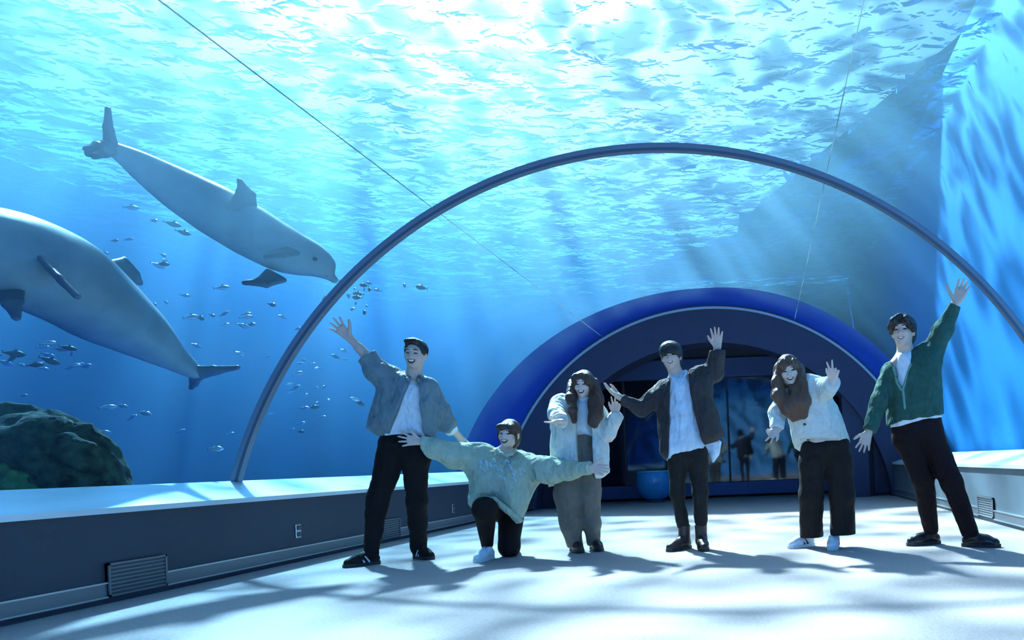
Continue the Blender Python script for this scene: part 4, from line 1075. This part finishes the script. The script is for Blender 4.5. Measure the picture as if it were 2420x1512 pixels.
def person_5():
    p = Person('woman with long brown hair leaning sideways in cream cardigan and wide black trousers', 5.68, (1930, 1298), m_skin2)
    q, k = p.q, p.k
    neck, waist, pel = q(1882, 918, -0.12), q(1925, 1010, -0.02), q(1948, 1070)
    sa, ea, wa = q(1846, 938, -0.10), q(1838, 985, -0.16), q(1836, 1016, -0.25)
    sb, eb, wb = q(1922, 905, -0.08), q(1955, 915, -0.26), q(1968, 900, -0.42)
    p.limbs(neck, waist, pel, [(sa, ea, wa), (sb, eb, wb)], [(q(1922, 1085), q(1920, 1175), q(1908, 1268, 0.18)), (q(1978, 1080), q(1985, 1175), q(1975, 1268, 0.04))], 0.88)
    p.head(q(1864, 878, -0.16), V3(-0.02, -1, -0.02), V3(-0.16, -0.12, 1), 1.0, neck, 0.046, True)
    p.hand(wa, V3(-0.62, -0.5, -0.42), V3(0.2, -1, 0.6), V3(0.5, 0, -1), 0.92, 0.30, fold=(0, 1), thumb_out=0.9)
    p.hand(wb, V3(0.12, -0.35, 1), V3(-0.2, -1, -0.2), V3(-1, 0, 0.3), 0.92, 0.30, fold=(0, 1), thumb_out=0.6)
    body = p.finish(); p.face(body, 0.024, 0.014, mz=-0.050)
    hp = p.hp; ax = np.array((p.hx, p.hf, p.hz)); h = Solid()
    h.ell(hp(0, -0.016, 0.036), ax, np.array((0.090, 0.108, 0.098)) * p.hk, 0)
    h.ell(hp(0, -0.055, -0.06), ax, np.array((0.096, 0.06, 0.12)) * p.hk, 0.04)
    h.ell(hp(0, 0.11, -0.050), ax, np.array((0.068, 0.11, 0.096)) * p.hk, 0.01, 'sub')
    h.ell(hp(-0.050, 0.062, 0.050), ax, np.array((0.034, 0.028, 0.050)) * p.hk, 0.015)
    h.ell(hp(0.030, 0.068, 0.060), ax, np.array((0.046, 0.026, 0.042)) * p.hk, 0.015)
    h.chain([q(1840, 870, -0.14), q(1836, 905, -0.2), q(1842, 935, -0.26), q(1862, 965, -0.27), q(1876, 990, -0.25)], [12 * k, 13 * k, 15 * k, 15 * k, 7 * k], 0.03)
    h.chain([q(1889, 872, -0.14), q(1896, 910, -0.22), q(1896, 950, -0.27), q(1902, 982, -0.26)], [12 * k, 15 * k, 18 * k, 8 * k], 0.03)
    h.chain([q(1872, 915, -0.22), q(1880, 950, -0.28), q(1886, 982, -0.26)], [8 * k, 15 * k, 10 * k], 0.03)
    h.chain([q(1836, 900, -0.14), q(1830, 935, -0.12)], [9 * k, 9 * k], 0.03)
    h.noise(0.006, 150, 12, (1, 1, 0.12)); h.noise(0.005, 38, 13, (1, 1, 0.3)); p.add(h, 'hair', m_hairlb, 0.006)
    mc = fab('cardigan_pale', (0.64, 0.70, 0.68), bump=0.6, bscale=50); j = Solid()
    j.pillow(p.xz([(1846, 925), (1880, 910), (1905, 886), (1935, 890), (1955, 915), (1968, 945), (1996, 1002), (2012, 1044), (1970, 1066), (1934, 1090), (1888, 1090), (1868, 1034), (1860, 990), (1838, 950)], -0.05), p.D - 0.04, 0.15, bulge=0.015, az=-0.35)
    j.chain([q(1848, 945, -0.10), q(1838, 975, -0.15), q(1838, 1008, -0.23)], [20 * k, 19 * k, 16 * k], 0.04)
    j.chain([q(1920, 908, -0.08), q(1950, 918, -0.24), q(1967, 906, -0.38)], [23 * k, 22 * k, 19 * k], 0.04)
    j.noise(0.010, 22, 38, (1.6, 1, 0.4)); j.noise(0.005, 60, 39)
    j.half(q(1837, 1012, -0.24), V3(-0.1, -0.4, -1)); j.half(q(1968, 902, -0.41), V3(0.2, -1, 0.35))
    jo = p.add(j, 'cardigan', mc)
    mb = mat('button_brown', (0.10, 0.06, 0.04), 0.4)
    for bx, by in ((1902, 1002), (1910, 1038), (1922, 1076)):
        c = Solid(); c.ell(p.surf(j, bx, by), np.eye(3), (0.013, 0.008, 0.013)); o = p.add(c, 'button', mb, 0.005); o.parent = jo; o.matrix_parent_inverse = Matrix.Identity(4)
    c = Solid(); c.chain([p.surf(j, x, y) for x, y in ((1893, 992), (1902, 1020), (1912, 1050), (1924, 1086))], [0.007] * 4, 0.003); o = p.add(c, 'placket', mc, 0.006); o.parent = jo; o.matrix_parent_inverse = Matrix.Identity(4)
    mt = fab('trousers_wide_black', (0.020, 0.019, 0.018), fold=0.3)
    p.trousers(mt, ((1892, 1072), (2010, 1050)), [[(1922, 1095, 32, 0), (1918, 1170, 29, 0), (1917, 1284, 29, 0.14)], [(1980, 1090, 32, 0), (1988, 1170, 30, -0.02), (1992, 1280, 30, 0.04)]], 30, [(1917, 1268, 44, 0.14), (1994, 1262, 44, 0.04)], 7)
    ma = mat('trainer_white_blue', (0.68, 0.74, 0.82), 0.6, var=0.2, vscale=18); mbl = mat('trainer_navy', (0.03, 0.05, 0.12), 0.6)
    p.shoe(q(1908, 1268, 0.18), (-0.8, -0.55), ma, MATS['rubber_white'], mbl, stripe=mbl, k=0.95)
    p.shoe(q(1972, 1268, 0.04), (-0.25, -1), ma, MATS['rubber_white'], mbl, stripe=mbl, k=0.95)

def person_6():
    p = Person('tall man in dark green cardigan with one arm thrown up high, rightmost', 5.50, (2240, 1292), m_skin)
    q, k = p.q, p.k
    neck, waist, pel = q(2140, 838), q(2158, 940), q(2172, 1010)
    sa, ea, wa = q(2102, 872), q(2076, 950, -0.05), q(2052, 1022, -0.12)
    sb, eb, wb = q(2195, 836), q(2228, 775, -0.04), q(2259, 716, -0.10)
    p.limbs(neck, waist, pel, [(sa, ea, wa), (sb, eb, wb)], [(q(2142, 1030), q(2178, 1130), q(2201, 1255, 0.16)), (q(2200, 1020), q(2252, 1140, -0.05), q(2294, 1262, -0.055))])
    p.head(q(2134, 783, -0.05), V3(-0.42, -1, 0.10), V3(-0.02, -0.03, 1), 1.06, neck, 0.054)
    p.hand(wa, q(2040, 1055, -0.15) - wa, V3(0.1, -1, 0.1), V3(-1, 0, 0.3), 1.0, 0.20, thumb_out=1.0)
    p.hand(wb, q(2278, 672, -0.12) - wb, V3(-0.35, -1, 0.0), V3(-1, 0, 0.4), 1.1, 0.12, thumb_out=1.3)
    body = p.finish(); p.face(body, 0.022, 0.011, brow=True)
    hp = p.hp; ax = np.array((p.hx, p.hf, p.hz)); h = Solid()
    h.ell(hp(0, -0.016, 0.040), ax, np.array((0.092, 0.110, 0.094)) * p.hk, 0)
    h.ell(hp(0, -0.055, -0.03), ax, np.array((0.084, 0.06, 0.085)) * p.hk, 0.03)
    h.ell(hp(0.0, 0.105, -0.042), ax, np.array((0.066, 0.095, 0.092)) * p.hk, 0.01, 'sub')
    for e, z in ((-1, 0.05), (1, 0.045)):
        h.chain([hp(e * 0.012, 0.075, 0.105), hp(e * 0.045, 0.092, 0.075), hp(e * 0.072, 0.070, 0.03), hp(e * 0.082, 0.035, -0.01)], [0.020, 0.022, 0.020, 0.012], 0.02)
    h.noise(0.005, 60, 5, (1, 1, 0.6)); h.noise(0.003, 130, 6, (1, 1, 0.3)); p.add(h, 'hair', m_hairb, 0.006)
    m = fab('tee_white_6', (0.78, 0.82, 0.88)); t = Solid()
    t.pillow(p.xz([(2118, 834), (2150, 824), (2170, 850), (2215, 960), (2230, 995), (2170, 1012), (2106, 1024), (2104, 980), (2108, 880)]), p.D, 0.125, bulge=0.01)
    t.slab(p.xz([(2086, 1015), (2250, 980), (2250, 1080), (2086, 1080)]), p.D - 0.4, p.D + 0.4)
    t.noise(0.003, 30, 3); p.add(t, 'shirt', m)
    mj = fab('cardigan_green', (0.035, 0.105, 0.085), bump=0.4, var=0.15); j = Solid()
    j.pillow(p.xz([(2118, 842), (2150, 826), (2180, 812), (2215, 820), (2228, 860), (2226, 930), (2232, 1014), (2170, 1030), (2100, 1040), (2095, 985), (2088, 910), (2095, 865)]), p.D + 0.01, 0.15, bulge=0.012)
    j.chain([q(2104, 880), q(2080, 950, -0.05), q(2057, 1012, -0.11)], [24 * k, 21 * k, 15 * k], 0.03)
    j.chain([q(2198, 845), q(2228, 782, -0.04), q(2255, 722, -0.09)], [30 * k, 24 * k, 15 * k], 0.04)
    j.slab(p.xz([(2086, 1008), (2250, 973), (2250, 1080), (2086, 1080)]), p.D - 0.4, p.D + 0.4)
    j.noise(0.012, 20, 48, (1.4, 1, 0.5)); j.noise(0.007, 46, 49)
    j.slab(p.xz([(2110, 820), (2155, 815), (2150, 860), (2132, 918), (2122, 900), (2112, 860)], -0.1), p.D - 0.6, p.D + 0.0, 0.012)
    j.half(q(2256, 719, -0.09), q(2259, 716, -0.1) - q(2228, 775, -0.04)); j.half(q(2055, 1018, -0.12), q(2052, 1022, -0.12) - q(2076, 950, -0.05))
    jo = p.add(j, 'cardigan', mj)
    mp_ = fab('cardigan_edge', (0.16, 0.34, 0.29))  # paler green edging; on the lapel the sunlit tone is put into the colour
    for nm, pts in (('placket', ((2152, 862), (2134, 920), (2138, 960), (2142, 994))), ('lapel', ((2112, 868), (2120, 904), (2131, 922)))):
        c = Solid(); c.chain([p.surf(j, *s_) for s_ in pts], [0.010] * len(pts), 0.004); o = p.add(c, nm, mp_, 0.006); o.parent = jo; o.matrix_parent_inverse = Matrix.Identity(4)
    mt = fab('trousers_dark_maroon', (0.016, 0.009, 0.011), fold=0.35)
    p.trousers(mt, ((2108, 1010), (2226, 990)), [[(2144, 1035, 33, 0), (2180, 1130, 25, 0), (2200, 1252, 19, 0.16)], [(2196, 1025, 33, 0), (2250, 1140, 25, -0.05), (2294, 1262, 19, -0.07)]], 30, [(2200, 1262, 30, 0.16), (2296, 1268, 30, -0.07)], 8)
    ml = mat('leather_black', (0.02, 0.018, 0.018), 0.25)
    p.shoe(q(2202, 1260, 0.18), (-0.95, -0.25), ml, MATS['rubber_dark'], MATS['rubber_dark'], k=1.05)
    p.shoe(q(2294, 1265, -0.06), (0.85, -0.5), ml, MATS['rubber_dark'], MATS['rubber_dark'], k=1.05)

for fn in (person_1, person_2, person_3, person_4, person_5, person_6): fn()
